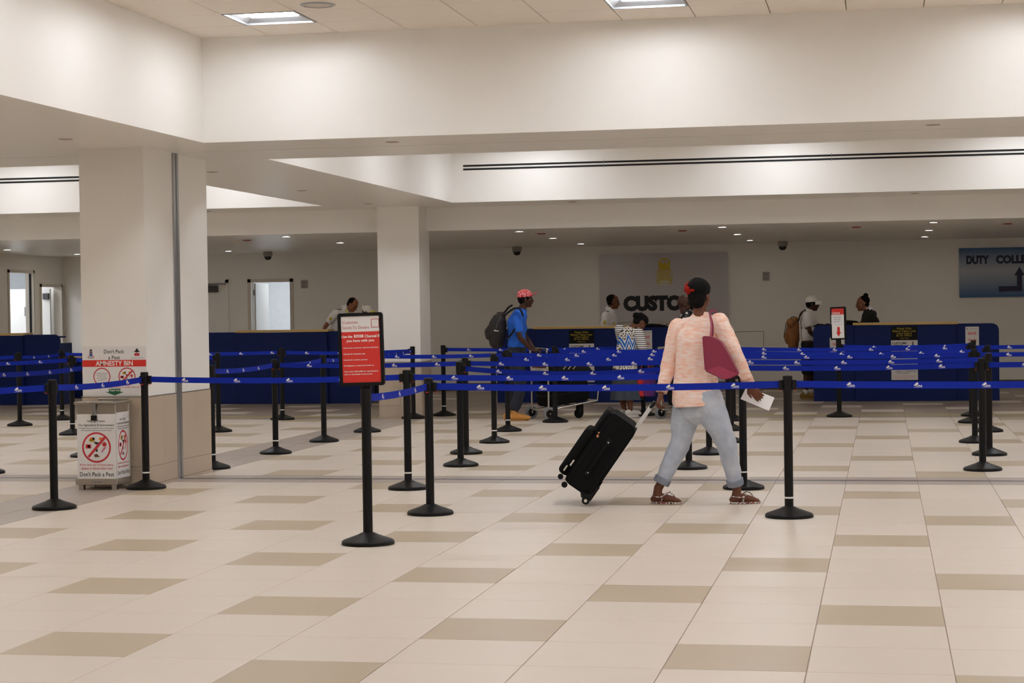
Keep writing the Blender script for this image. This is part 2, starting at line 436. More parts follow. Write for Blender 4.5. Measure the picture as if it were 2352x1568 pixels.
for z in (0.25, 1.05, 1.86): boxo('hinge', -11.62, -11.60, YW + 0.13, YW + 0.17, z, z + 0.11, GREYP, dr)
# closed door at the left with its closer
dr = thing('door_2', None, None); tag(dr, kind='structure')
bm = bmesh.new()
for x0, x1, z0, z1 in ((-13.1, -13.04, 0, 2.17), (-12.13, -12.07, 0, 2.17), (-13.1, -12.07, 2.11, 2.17)): box(bm, x0, x1, YW - 0.02, YW + 0.01, z0, z1)
bm_obj('door_frame', bm, WALL, dr)
boxo('door_leaf', -13.04, -12.13, YW - 0.012, YW + 0.01, 0.01, 2.11, WALL, dr, 0.003)
bm = bmesh.new(); box(bm, -12.62, -12.27, YW - 0.075, YW - 0.012, 1.93, 2.06, 0.008); box(bm, -12.55, -12.48, YW - 0.06, YW - 0.02, 2.06, 2.10); box(bm, -12.5, -12.1, YW - 0.05, YW - 0.035, 2.08, 2.095)
bm_obj('door_closer', bm, mat('closer_grey', (74, 70, 72), 0.5), dr)
boxo('door_handle', -12.99, -12.87, YW - 0.06, YW - 0.04, 1.02, 1.045, ALU, dr, 0.004)
# two openings of the left wall
dr = thing('door_3', None, None); tag(dr, kind='structure')
bm = bmesh.new()
for y0, y1, z0, z1 in ((24.74, 24.794, 0, 2.38), (25.796, 25.85, 0, 2.38), (24.74, 25.85, 2.326, 2.38)): box(bm, -15.61, -15.44, y0, y1, z0, z1)
bm_obj('door_frame', bm, FRAME, dr)
boxo('gasket', -15.53, -15.49, 25.785, 25.797, 0, 2.32, DKGAP, dr)
lf = boxo('door_leaf', -17.3, -15.95, 27.0, 27.04, 0.01, 2.05, DOORM, dr, 0.003)
boxo('sign_plate', -16.2, -16.06, 26.985, 26.999, 1.52, 1.70, GREYP, lf)
dr = thing('door_4', None, None); tag(dr, kind='structure')
bm = bmesh.new()
for y0, y1, z0, z1 in ((26.10, 26.154, 0, 2.13), (27.046, 27.10, 0, 2.13), (26.10, 27.10, 2.076, 2.13)): box(bm, -15.61, -15.44, y0, y1, z0, z1)
bm_obj('door_frame', bm, FRAME, dr)
boxo('door_leaf', -15.9, -15.62, 26.9, 26.95, 0.01, 2.05, DOORM, dr, 0.003)
bm = bmesh.new(); box(bm, -15.75, -15.63, 26.84, 26.9, 1.84, 1.96, 0.006); bm_obj('door_closer', bm, MATS['closer_grey'], dr)
boxo('wall_panel', -15.445, -15.44, 27.12, 27.19, 0, 2.1, FRAME, dr)

# ------------------------------------------------------------------ ceilings, bulkheads, coves
def slab(name, rects, z, th, m, kind='structure'):
    bm = bmesh.new()
    for x0, x1, y0, y1 in rects: box(bm, x0, x1, y0, y1, z, z + th)
    return tag(bm_obj(name, bm, m), kind=kind)
XB, YB = -5.44, 7.80
H1X, H2X, HY0, HY1, YK = -5.48, -7.33, 9.70, 17.73, 18.92
sf = slab('ceiling_soffit', [(-16, XB, -12, 8.69), (XB - 0.0, 9, YB, 8.69), (-16, 9, 8.71, HY0), (H2X, H1X, HY0, HY1), (-16, 9, HY1, YK)], ZS, 0.06, SOFF)
boxo('joint_gap', -16, 9, 8.68, 8.72, ZS + 0.012, ZS + 0.03, DKGAP, sf)
bh = slab('wall_bulkhead_back', [(XB, 9.0, YB - 0.004, YB + 0.06)], ZS - 0.002, ZC - ZS + 0.1, WALL)
bh = slab('wall_bulkhead_left', [(XB - 0.06, XB + 0.004, -12.0, YB + 0.06)], ZS - 0.002, ZC - ZS + 0.1, WALL)
slab('wall_cove_right', [(H1X - 0.06, H1X + 0.004, HY0, HY1), (H1X, 9, HY1 - 0.004, HY1 + 0.06), (H1X, 9, HY0 - 0.06, HY0 + 0.004)], ZS - 0.002, ZC - ZS + 0.1, WALL)
slab('wall_cove_left', [(H2X - 0.004, H2X + 0.06, HY0, HY1), (-16, H2X, HY1 - 0.004, HY1 + 0.06), (-16, H2X, HY0 - 0.06, HY0 + 0.004)], ZS - 0.002, ZC - ZS + 0.1, WALL)
slab('wall_drop_beam', [(-16, 9, YK, YK + 0.06)], ZL, ZC - ZL + 0.1, WALL)
slab('ceiling_low', [(-16, 9, YK + 0.06, YW)], ZL, 0.06, SOFF)
slab('ceiling_cove', [(H1X, 9, HY0, HY1), (-16, H2X, HY0, HY1)], ZC + 0.03, 0.06, CEILT)
# lay-in tile ceiling of the front hall
TX0, TP = XB + 0.002, 0.611
hall = tag(boxo('ceiling', XB, 9.0, -12.0, YB, ZC + 0.085, ZC + 0.15, GRIDM), kind='structure')
NX, NY = 23, 32
LIGHTX, LIGHTY = (1, 6, 11, 16, 21), (1, 4, 7, 11, 15, 20, 25, 29)
lights = set((i, j) for i in LIGHTX for j in LIGHTY)
def ctile(bm, x0, x1, y0, y1):
    g, ch = 0.004, 0.004
    def rg(dx, z): return [bm.verts.new((a, b, z)) for a, b in ((x0 + g + dx, y0 + 0.0015 + dx), (x0 + g + dx, y1 - 0.0015 - dx), (x1 - g - dx, y1 - 0.0015 - dx), (x1 - g - dx, y0 + 0.0015 + dx))]
    t, b, c = rg(0, ZC + 0.084), rg(0, ZC + ch), rg(ch, ZC)
    for p, q in ((t, b), (b, c)):
        for i in range(4): bm.faces.new((p[i], p[(i + 1) % 4], q[(i + 1) % 4], q[i]))
    bm.faces.new(c)
rest = bmesh.new(); one = bmesh.new(); ctile(one, 0, TP, -TP, 0)
tme = bpy.data.meshes.new('ceiling_tile'); one.to_mesh(tme); one.free(); tme.materials.append(CEILT)
for i in range(NX):
    for j in range(NY):
        x0 = TX0 + TP * i; y1 = YB - TP * j
        if (i, j) in lights: continue
        if j < 6 and i < 16:
            o = bpy.data.objects.new('ceiling_tile', tme); COL.objects.link(o); o.parent = hall; o.location = (x0, y1, 0)
        else: ctile(rest, x0, x0 + TP, y1 - TP, y1)
tag(bm_obj('ceiling_tiling', rest, CEILT, hall), kind='stuff')

# ------------------------------------------------------------------ ceiling lights
def make_troffer(lens):
    t = empty('ceiling_light'); h = TP / 2
    bm = bmesh.new()
    for x0, x1, y0, y1 in ((-h, h, -h, -h + 0.018), (-h, h, h - 0.018, h), (-h, -h + 0.018, -h, h), (h - 0.018, h, -h, h)): box(bm, x0, x1, y0, y1, -0.004, 0.02)
    bm_obj('frame', bm, REFL, t)
    bm = bmesh.new(); a, b = h - 0.018, 0.0
    lx, ly = 0.205, 0.15
    o4 = [bm.verts.new(p) for p in ((-a, -a, 0.012), (a, -a, 0.012), (a, a, 0.012), (-a, a, 0.012))]
    i4 = [bm.verts.new(p) for p in ((-lx, -ly, 0.062), (lx, -ly, 0.062), (lx, ly, 0.062), (-lx, ly, 0.062))]
    for k in range(4): bm.faces.new((o4[k], i4[k], i4[(k + 1) % 4], o4[(k + 1) % 4]))
    bm.faces.new([bm.verts.new((v.co.x, v.co.y, 0.066)) for v in o4])
    bm_obj('reflector', bm, REFL, t)
    bm = bmesh.new(); box(bm, -lx, lx, -ly, ly, 0.03, 0.064, 0.012, 2); bm_obj('diffuser', bm, lens, t)
    return t
def copy_tree(o, parent=None):
    c = o.copy(); COL.objects.link(c)
    if parent is not None: c.parent = parent
    for ch in list(o.children): copy_tree(ch, c)
    return c
tro = make_troffer(LENS); first = True
for i in LIGHTX:
    for j in LIGHTY:
        o = tro if first else copy_tree(tro); first = False
        o.location = (TX0 + TP * (i + 0.5), YB - TP * (j + 0.5), ZC)
        lab = {(1, 1): 'square recessed ceiling light left of the round ceiling speaker', (6, 1): 'square recessed ceiling light cut by the top edge near the middle'}.get((i, j), 'square recessed ceiling light over the front hall, out of the picture')
        tag(o, lab, 'ceiling light', 'square lights of the tiled ceiling')
trc = make_troffer(LENS_COVE); first = True
for x in (-4.3, -1.05, 2.2, 5.45, -8.6, -11.7, -14.6):
    for y in (16.75, 13.6, 10.6):
        o = trc if first else copy_tree(trc); first = False
        o.location = (x, y, ZC - 0.045); tag(o, 'square light hidden up inside the raised white cove', 'ceiling light', 'square lights inside the coves')
# round speaker of the tiled ceiling
t = thing('ceiling_speaker', 'round white speaker grille in the tiled ceiling beside the square light', 'speaker', (-3.95, 6.33, ZC))
bm = bmesh.new(); lathe(bm, [(0.0, -0.002), (0.1, -0.002), (0.105, -0.006), (0.108, -0.002)], 40); bm_obj('grille', bm, mat('grille_white', (206, 198, 188), 0.8, bump=0.3, bscale=400), t)
bm = bmesh.new(); lathe(bm, [(0.108, 0.0), (0.11, -0.01), (0.135, -0.006), (0.137, 0.0)], 40); bm_obj('rim', bm, REFL, t)
# downlights
def make_down():
    t = empty('downlight')
    bm = bmesh.new(); lathe(bm, [(0.055, 0.0), (0.06, -0.008), (0.075, -0.004), (0.076, 0.0)], 24); bm_obj('rim', bm, REFL, t)
    bm = bmesh.new(); lathe(bm, [(0.0, -0.005), (0.056, -0.005), (0.056, 0.0)], 24); bm_obj('lamp', bm, LENS_DOWN, t)
    return t
dn = make_down(); first = True
DX = [(-14.43, 'at the far left'), (-11.47, 'above the left door'), (-8.5, 'between the two columns'), (-4.92, 'left of the customs wall sign'), (-1.94, 'right of the customs wall sign'), (1.04, 'above the right counter'), (4.0, 'out of the picture')]
for x, w1 in DX:
    for y, w2 in ((19.7, 'front row'), (22.62, 'middle row'), (25.53, 'back row')):
        o = dn if first else copy_tree(dn); first = False
        o.location = (x, y, ZL); tag(o, f'small round downlight {w1}, {w2} of the low ceiling', 'downlight', 'downlights over the counters')
for x, w1 in ((-7.6, 'left of the near column'), (-10.6, 'out of the picture'), (-13.6, 'out of the picture')):
    for y in (8.05, 6.5, 5.0, 3.5, 2.0, 0.5, -1.0, -4.0):  # rows packed closer, extra unseen lamps added to lift the near column
        o = copy_tree(dn); o.location = (x, y, ZS)
        tag(o, 'small round downlight in the soffit at the left edge' if (x, y) == (-7.6, 8.05) else 'added round downlight in the left soffit, out of view, brightening the column', 'downlight', 'downlights of the left soffit')
for x, y in ((-6.9, 5.5), (-6.2, 3.2), (-6.4, 1.0)):  # more unseen lamps added only to brighten the near column
    o = copy_tree(dn); o.location = (x, y, ZS); tag(o, 'added round downlight in the left soffit, out of view, brightening the column', 'downlight', 'downlights of the left soffit')
# round smoke heads and their neighbours
ASHY = mat('detector_white', (205, 198, 188), 0.6); REDD = mat('detector_red', (150, 44, 38), 0.6)
for i, (x, y, w) in enumerate([(-9.48, 20.75, 'left of column'), (-4.77, 20.7, 'left of wall sign'), (-2.62, 20.71, 'above wall sign'), (-0.05, 20.82, 'above right counter'), (2.12, 20.75, 'above duty sign')]):
    bm = bmesh.new(); lathe(bm, [(0.0, -0.012), (0.06, -0.012), (0.07, -0.004), (0.07, 0.0)], 20)
    o = bm_obj('sprinkler', bm, REDD); o.location = (x, y, ZL); tag(o, f'red round cap in the low ceiling {w}', 'sprinkler', 'red caps of the low ceiling')
    bm = bmesh.new(); lathe(bm, [(0.0, -0.03), (0.03, -0.03), (0.05, -0.01), (0.055, 0.0)], 20)
    o = bm_obj('smoke_detector', bm, ASHY); o.location = (x - 0.15, y - 0.05, ZL); tag(o, f'pale smoke detector beside the red cap {w}', 'detector', 'smoke detectors of the low ceiling')
for i, (x, y, w) in enumerate([(-9.27, 19.3, 'behind the near column'), (-6.62, 17.52, 'before the far column'), (-3.9, 18.3, 'under the cove edge, middle'), (0.76, 18.3, 'under the cove edge, right'), (-3.88, 8.3, 'above the red sign stand'), (0.75, 8.3, 'above the right stanchions'), (-6.4, 7.1, 'above the near column'), (-6.55, 11.1, 'between columns, near'), (-6.6, 14.4, 'between columns, far')]):
    bm = bmesh.new(); lathe(bm, [(0.0, -0.006), (0.035, -0.006), (0.06, -0.003), (0.062, 0.0)], 20)
    y_ = 18.4 if i == 0 else y
    o = bm_obj('sprinkler', bm, mat('cover_bronze', (168, 154, 136), 0.6)); o.location = (x, y_, ZS); tag(o, f'flat sprinkler cover on the white soffit {w}', 'sprinkler', 'sprinkler covers of the soffit')

# linear slot diffusers of the coves
def slot(name, x0, x1, lab):
    t = thing(name, lab, 'air diffuser', (0, HY1, 0))
    boxo('frame', x0 - 0.02, x1, -0.006, 0, 3.42, 3.53, WALL, t)
    boxo('slot', x0, x1, -0.009, -0.002, 3.484, 3.510, DKGAP, t); boxo('slot', x0, x1, -0.009, -0.002, 3.436, 3.462, DKGAP, t)
    x = x0 + 1.95
    while x < x1: boxo('joint', x - 0.003, x + 0.003, -0.010, 0, 3.42, 3.53, GREYP, t); x += 3.05
slot('slot_diffuser', -5.32, 8.9, 'long twin black air slot on the right white cove wall')
slot('slot_diffuser', -15.8, -9.6, 'long twin black air slot on the cove wall left of the near column')

# ------------------------------------------------------------------ columns
def wain_face(parent, face, a0, a1, fixed, rows):
    """tiles on a face: face 'f' (front, along x at y=fixed) or 's' (right side, along y at x=fixed)"""
    for z0, z1, cuts in rows:
        e = [a0] + [c for c in cuts if a0 < c < a1] + [a1]
        for u, v in zip(e, e[1:]):
            g = 0.0015
            if face == 'f': o = boxo('wainscot_tile', u + g, v - g, fixed - 0.011, fixed, z0 + g, z1 - g, WAIN, parent, 0.0015, 1)
            elif face == 's': o = boxo('wainscot_tile', fixed, fixed + 0.011, u + g, v - g, z0 + g, z1 - g, WAIN, parent, 0.0015, 1)
            else: o = boxo('wainscot_tile', fixed - 0.011, fixed, u + g, v - g, z0 + g, z1 - g, WAIN, parent, 0.0015, 1)
def column(x0, x1, y0, y1, cutsf, cutss, zt=0.79, zl=0.17):
    p = tag(boxo('pillar', x0, x1, y0, y1, 0, ZS + 0.02, WALL), kind='structure')
    rows = [(0.012, zl, [c + 0.1 for c in cutsf]), (zl, zt, cutsf)]
    wain_face(p, 'f', x0, x1, y0, rows)
    rows = [(0.012, zl, []), (zl, zt, cutss)]
    wain_face(p, 's', y0, y1, x1, rows); wain_face(p, 'w', y0, y1, x0, rows)
    bm = bmesh.new(); box(bm, x0 - 0.013, x1 + 0.013, y0 - 0.013, y1, zt, zt + 0.006); bm_obj('wainscot_trim', bm, ALU, p)
    bm = bmesh.new(); box(bm, x0 - 0.02, x1 + 0.02, y0 - 0.02, y1 + 0.0, 0, 0.012); bm_obj('base_trim', bm, WAIN, p)
    return p
p1 = column(-6.68, -6.075, 8.0, 8.69, [-6.38], [8.36])
p2 = column(-6.68, -6.075, 8.83, 9.60, [], [9.2])
boxo('joint_cover', -6.09, -6.062, 8.69, 8.745, 0, ZS, ALU, p1); boxo('joint_gap', -6.12, -6.07, 8.745, 8.785, 0, ZS, ALU, p1); boxo('joint_gap', -6.10, -6.066, 8.748, 8.758, 0, ZS, DKGAP, p1); boxo('joint_cover', -6.09, -6.064, 8.785, 8.83, 0, ZS, ALU, p1)
column(-6.74, -6.13, 18.42, YK + 0.12, [-6.43], [])
# ------------------------------------------------------------------ counters
def make_counter(lab, x0):
    """x0: left end; front wings at Y 22.58, proud centre at Y 22.50"""
    t = thing('service_counter', lab, 'counter', (x0, 22.5, 0), group='blue customs counters')
    W, wl, H = 2.85, 0.65, 1.2
    bm = bmesh.new(); box(bm, wl, W - wl, 0, 0.05, 0.0, H - 0.01, 0.004, 1); bm_obj('front_panel', bm, COUNTER, t)
    for a, b, cor in ((0.0, wl + 0.02, (0, 0, 1, 0)), (W - wl - 0.02, W, (0, 1, 0, 0))):
        bm = bmesh.new(); prism(bm, [(x + (a + b) / 2, z + H / 2) for x, z in rrect(b - a, H, 0.11, 6, cor)], 0.05, 0.10)
        bm_obj('wing_panel', bm, COUNTER, t)
    for a in (0.0, W - 0.05):
        bm = bmesh.new(); box(bm, a, a + 0.05, 0.10, 0.56, 0, 1.05, 0.006, 1); bm_obj('side_panel', bm, COUNTER, t)
    bm = bmesh.new(); box(bm, wl - 0.03, W - wl + 0.03, -0.03, 0.36, H - 0.008, H + 0.03, 0.006, 2); bm_obj('worktop', bm, WOOD, t)
    bm = bmesh.new(); box(bm, 0.05, W - 0.05, 0.10, 0.56, 0.72, 0.76, 0.004, 1); bm_obj('desk_shelf', bm, WOOD, t)
    bm = bmesh.new(); box(bm, 0.02, wl - 0.03, 0.1, 0.36, H - 0.06, H - 0.03, 0.004, 1); bm_obj('wing_shelf', bm, COUNTER, t)
    bm = bmesh.new(); box(bm, W - wl + 0.03, W - 0.02, 0.1, 0.36, H - 0.06, H - 0.03, 0.004, 1); bm_obj('wing_shelf', bm, COUNTER, t)
    return t
make_counter('blue service counter at far left behind the near column, wood top', -16.32)
make_counter('blue service counter behind the red sign stand, officer leaning over it', -10.92)
make_counter('blue service counter below the wall sign reading customs', -5.865)
make_counter('blue service counter on the right, clerk in black behind it', -0.765)
t = thing('desk', 'low blue desk with a wood top beside the far left counter', 'desk', (-14.2, 25.0, 0))
bm = bmesh.new(); box(bm, -0.9, 0.9, 0, 0.04, 0, 0.72, 0.004, 1); box(bm, -0.9, -0.86, 0, 0.6, 0, 0.72); box(bm, 0.86, 0.9, 0, 0.6, 0, 0.72); bm_obj('body', bm, COUNTER, t)
boxo('worktop', -0.95, 0.95, -0.03, 0.65, 0.72, 0.76, WOOD, t, 0.005)

# ------------------------------------------------------------------ crest used on the printed notices
def crest(bm, cx, cz, h, mats=(0, 1, 2, 3), y=0.0):
    """small coat of arms: tree top, helmet band, shield, two scrolls"""
    s = h
    for dx, dz, r in ((0, 0.42, 0.09), (-0.08, 0.36, 0.07), (0.08, 0.36, 0.07)): flat(bm, circ(cx + dx * s, cz + dz * s, r * s, 10), y, mats[0])
    rect(bm, cx - 0.16 * s, cx + 0.16 * s, cz + 0.1 * s, cz + 0.27 * s, y, mats[1])
    flat(bm, [(cx - 0.17 * s, cz + 0.08 * s), (cx - 0.15 * s, cz - 0.2 * s), (cx, cz - 0.34 * s), (cx + 0.15 * s, cz - 0.2 * s), (cx + 0.17 * s, cz + 0.08 * s)], y - 0.0002, mats[2])
    bar(bm, cx - 0.36 * s, cz - 0.36 * s, cx - 0.12 * s, cz - 0.12 * s, 0.07 * s, y, mats[3]); bar(bm, cx + 0.36 * s, cz - 0.36 * s, cx + 0.12 * s, cz - 0.12 * s, 0.07 * s, y, mats[3])
    bar(bm, cx - 0.3 * s, cz - 0.42 * s, cx + 0.3 * s, cz - 0.42 * s, 0.06 * s, y, mats[0])
CRM = [BLKTXT, BROWNP, BLUEP, REDTXT]
def sheet(name, lab, cat, w, h, loc, base, rz=0.0, th=0.003, group=None):
    """flat printed sheet centred at loc; returns the thing (front at local y = -th)"""
    o = boxo(name, -w / 2, w / 2, -th, 0, -h / 2, h / 2, base); o.location = loc; o.rotation_euler = (0, 0, rz)
    return tag(o, lab, cat, group)
def letters(parent, name, m, items, y=-0.0036):
    for it in items:
        bm = bmesh.new(); put_text(bm, it[0], it[1], it[2], it[3], it[4], it[5] if len(it) > 5 else 0.0, y)
        o = bm_obj(name, bm, m, parent)
    return o
YF = 22.497
def counter_prints(x0, where):
    o = sheet('notice_board', f'black notice with yellow lines asking to wait, {where}', 'notice', 0.405, 0.215, (x0 + 1.41, YF, 1.06), BLACKB)
    letters(o, 'lettering', YELP, [('Please Wait', 0, 0.075, 0.22, 0.03, 0.008), ('Behind Yellow Line', 0, 0.035, 0.35, 0.03, 0.008), ('Until Called', 0, -0.003, 0.22, 0.027, 0.008), ('By An Officer', 0, -0.04, 0.24, 0.03, 0.008), ('Thank You', 0, -0.078, 0.13, 0.018, 0.004)])
    o = sheet('poster', f'white customs notice sheet with black heading, {where}', 'poster', 0.405, 0.62, (x0 + 1.41, YF, 0.64), PAPER)
    letters(o, 'heading', BLKTXT, [('CUSTOMS', -0.075, 0.265, 0.22, 0.036, 0.03), ('NOTICE', -0.105, 0.222, 0.16, 0.034, 0.03), ('PERSONAL AND HOUSEHOLD', 0.01, -0.115, 0.29, 0.017, 0.01), ('EFFECTS UP TO A VALUE OF', -0.01, -0.145, 0.27, 0.017, 0.01), ('CAYMAN AT THE DISCRETION', 0.02, -0.175, 0.32, 0.017, 0.01), ('OF THE COLLECTOR', -0.035, -0.205, 0.2, 0.017, 0.01)])
    letters(o, 'red_lettering', REDTXT, [('All travellers must declare', -0.02, 0.15, 0.32, 0.022, 0.005), ('goods on arrival', -0.06, 0.11, 0.22, 0.022, 0.005), ('Duty will be charged on goods over', 0, -0.245, 0.36, 0.014), ('the allowance. False declarations', -0.01, -0.268, 0.34, 0.013), ('may lead to a fine', -0.06, -0.29, 0.2, 0.012)])
    bm = bmesh.new(); crest(bm, 0.13, 0.245, 0.085, y=-0.0036); bm_obj('crest', bm, CRM, o)
    o = sheet('poster', f'white poster with red words have this, {where}', 'poster', 0.205, 0.30, (x0 + 2.445, YF + 0.05, 1.0), PAPER)
    letters(o, 'lettering', RED, [('HAVE', 0, 0.045, 0.13, 0.045, 0.02), ('THIS', 0, -0.065, 0.13, 0.045, 0.02)])
    letters(o, 'small_print', BLUEP, [('CUSTOMS SERVICE', 0.02, 0.118, 0.13, 0.012)])
    bm = bmesh.new(); crest(bm, -0.075, 0.118, 0.03, y=-0.0036); bm_obj('crest', bm, CRM, o)
    o = sheet('poster', f'white upright poster with red print, left wing, {where}', 'poster', 0.23, 0.28, (x0 + 0.375, YF + 0.05, 0.86), PAPER)
    letters(o, 'lettering', RED, [('HAVE', 0, 0.04, 0.13, 0.045, 0.02), ('THIS', 0, -0.06, 0.13, 0.045, 0.02)])
counter_prints(-5.865, 'counter under the customs wall sign')
counter_prints(-0.765, 'right counter with the clerk')

# ------------------------------------------------------------------ signs on the back wall
PANEL = mat('sign_panel_silver', (196, 192, 196), 0.45, 0.15, var=0.03, scale=2)
t = thing('wall_sign', 'large silver wall sign with gold crest and black word customs', 'sign', (-3.645, YW, 1.88))
bm = bmesh.new(); prism(bm, rrect(2.38, 1.26, 0.03, 4), -0.045, -0.02); bm_obj('panel', bm, PANEL, t)
bm = bmesh.new(); box(bm, -1.15, 1.15, -0.02, 0, -0.58, 0.58); bm_obj('backing', bm, DKGAP, t)
letters(t, 'lettering', BLKTXT, [('CUSTOMS', 0.0, -0.285, 1.50, 0.29, 0.075)], y=-0.047)
GOLD = mat('crest_gold', (206, 178, 40), 0.45, 0.0, var=0.08); PALEG = mat('crest_pale', (214, 210, 170), 0.5)
bm = bmesh.new(); y = -0.047; cx, cz = 0.02, 0.27
rect(bm, cx - 0.1, cx + 0.1, cz + 0.07, cz + 0.13, y)
flat(bm, [(cx - 0.105, cz + 0.13), (cx - 0.075, cz + 0.2), (cx - 0.03, cz + 0.17), (cx, cz + 0.21), (cx + 0.03, cz + 0.17), (cx + 0.075, cz + 0.2), (cx + 0.105, cz + 0.13)], y)
ringf(bm, cx, cz + 0.165, 0.085, 0.11, y - 0.0005)
bar(bm, cx, cz + 0.2, cx, cz + 0.25, 0.012, y); bar(bm, cx - 0.018, cz + 0.235, cx + 0.018, cz + 0.235, 0.012, y)
for k in range(6): bar(bm, cx - 0.1 + 0.04 * k, cz + 0.07, cx - 0.1 + 0.04 * k, cz - 0.17, 0.016, y)
for k in range(6): bar(bm, cx - 0.11, cz + 0.05 - 0.04 * k, cx + 0.11, cz + 0.05 - 0.04 * k, 0.014, y - 0.0003)
for s in (-1, 1):
    pr = None
    for k in range(9):
        a = k / 8; p = (cx + s * (0.105 + 0.045 * math.sin(a * PI)), cz + 0.07 - 0.2 * a)
        if pr: bar(bm, pr[0], pr[1], p[0], p[1], 0.012, y)
        pr = p
    flat(bm, circ(cx + s * 0.135, cz - 0.135, 0.018, 10), y)
    bar(bm, cx + s * 0.04, cz - 0.215, cx + s * 0.13, cz - 0.18, 0.022, y)
bm_obj('crest', bm, GOLD, t)
bm = bmesh.new(); rect(bm, cx - 0.09, cx + 0.09, cz - 0.185, cz - 0.14, y - 0.0008); bar(bm, cx - 0.1, cz - 0.21, cx + 0.1, cz - 0.21, 0.02, y - 0.0004); bm_obj('scroll', bm, PALEG, t)

def duty_b(nt):
    tc = nt.nodes.new('ShaderNodeTexCoord'); sx = nt.nodes.new('ShaderNodeSeparateXYZ'); nt.links.new(tc.outputs['Generated'], sx.inputs[0])
    return ramp(nt, sx.outputs['Z'], [(0.0, (44, 92, 146)), (0.22, (120, 140, 168)), (0.55, (176, 184, 196)), (0.86, (116, 138, 170)), (1.0, (44, 92, 146))], 'LINEAR')
t = thing('wall_sign', 'blue graded wall sign reading duty collection with a bent arrow', 'sign', (2.78, YW, 2.058))
bm = bmesh.new(); box(bm, -1.11, 1.11, -0.03, 0, -0.44, 0.44); bm_obj('panel', bm, pattern_mat('duty_gradient', duty_b, 0.5), t)
bm = bmesh.new(); put_text(bm, 'DUTY', -0.785, 0.228, 0.40, 0.155, 0.06, -0.032); put_text(bm, 'COLLECTION', 0.06, 0.228, 1.06, 0.155, 0.06, -0.032); bm_obj('lettering', bm, NAVYP, t)
bm = bmesh.new(); y = -0.032
rect(bm, -0.425, -0.02, -0.345, -0.25, y); rect(bm, -0.11, -0.02, -0.25, -0.06, y); flat(bm, [(-0.155, -0.06), (0.025, -0.06), (-0.065, 0.09)], y); bm_obj('arrow', bm, NAVYP, t)

# alarms, cameras, access hatch
for x, z, w in ((-10.545, 2.06, 'right of the lit doorway'), (-1.765, 2.06, 'right of the customs wall sign')):
    t = thing('alarm_strobe', f'small pale wall alarm strobe {w}', 'alarm', (x, YW, z), group='wall alarms')
    bm = bmesh.new(); box(bm, -0.065, 0.065, -0.04, 0, -0.08, 0.08, 0.012, 2); bm_obj('housing', bm, mat('alarm_grey', (186, 178, 178), 0.6), t)
    bm = bmesh.new(); box(bm, -0.045, 0.045, -0.05, -0.04, 0.0, 0.06, 0.006, 1); bm_obj('lens', bm, mat('alarm_lens', (150, 142, 146), 0.3), t)
    bm = bmesh.new()
    for k in range(3): box(bm, -0.04 + 0.03 * k, -0.02 + 0.03 * k, -0.044, -0.04, -0.065, -0.015)
    bm_obj('grille', bm, GREYP, t)
for x, y, w in ((-11.02, 26.45, 'before the lit doorway'), (-6.28, 26.6, 'left of the customs wall sign'), (-1.43, 26.6, 'right of the customs wall sign')):
    t = thing('dome_camera', f'ceiling dome camera with black bubble {w}', 'camera', (x, y, ZL), group='dome cameras')
    bm = bmesh.new(); lathe(bm, [(0.0, 0.0), (0.085, 0.0), (0.09, -0.02), (0.085, -0.08), (0.06, -0.095), (0.0, -0.095)], 24); bm_obj('housing', bm, mat('camera_white', (150, 146, 138), 0.5), t)
    bm = bmesh.new(); lathe(bm, [(0.07, -0.09), (0.066, -0.12), (0.045, -0.15), (0.0, -0.163)], 24); bm_obj('bubble', bm, mat('camera_black', (8, 8, 9), 0.12), t)
t = thing('access_hatch', 'flat access hatch in the far wall right of the woman', 'hatch', (-2.08, YW, 0.70))
bm = bmesh.new(); box(bm, -0.25, 0.25, -0.006, 0, -0.345, 0.345); bm_obj('panel', bm, WALL, t)
bm = bmesh.new()
for a in ((-0.262, -0.25, -0.357, 0.357), (0.25, 0.262, -0.357, 0.357), (-0.262, 0.262, -0.357, -0.345), (-0.262, 0.262, 0.345, 0.357)): box(bm, a[0], a[1], -0.008, 0, a[2], a[3])
bm_obj('frame', bm, mat('hatch_frame', (170, 160, 146), 0.5), t)

# things left on the counters
bm = bmesh.new(); loft(bm, [(-0.30, 0, 0.02), (-0.1, 0, 0.045), (0.1, 0, 0.04), (0.34, 0, 0.012)], [(0.10, 0.02), (0.14, 0.04), (0.14, 0.038), (0.08, 0.012)], V((0, 1, 0)))
o = bm_obj('bag', bm, mat('black_cloth', (12, 12, 13), 0.85, bump=0.2, spec=0.2), None, True); p = at(1500, 752, 22.72); o.location = (p.x, p.y, 1.172); tag(o, 'flat black bag lying on the counter behind the woman in patterned top', 'bag')
bm = bmesh.new(); loft(bm, [(-0.05, 0, 0.0), (-0.04, 0, 0.05), (0, 0, 0.07), (0.05, 0, 0.05), (0.07, 0.02, 0.03)], [0.006] * 5)
o = bm_obj('cable', bm, BLACKP, None, True); p = at(1534, 752, 22.7); o.location = (p.x, p.y, 1.178); tag(o, 'black cable loop standing on the counter beside the flat black bag', 'cable')
for px_, w, l in ((1884, 0.12, 'black keypad on the right counter beside the white capped man'), (1903, 0.09, 'small black card reader on the right counter near the sign stand')):
    p = at(px_, 744, 22.75); t = thing('card_reader', l, 'card reader', (p.x, p.y, 1.171))
    bm = bmesh.new(); prism(bm, [(-w, 0), (w, 0), (w * 0.8, 0.035), (-w * 0.3, 0.055), (-w, 0.012)], -0.05, 0.05); bm_obj('body', bm, BLACKP, t)
    bm = bmesh.new(); box(bm, -w * 0.2, w * 0.6, -0.03, 0.03, 0.045, 0.05); bm_obj('keys', bm, GREYP, t)
p = at(1951, 741, 22.78)
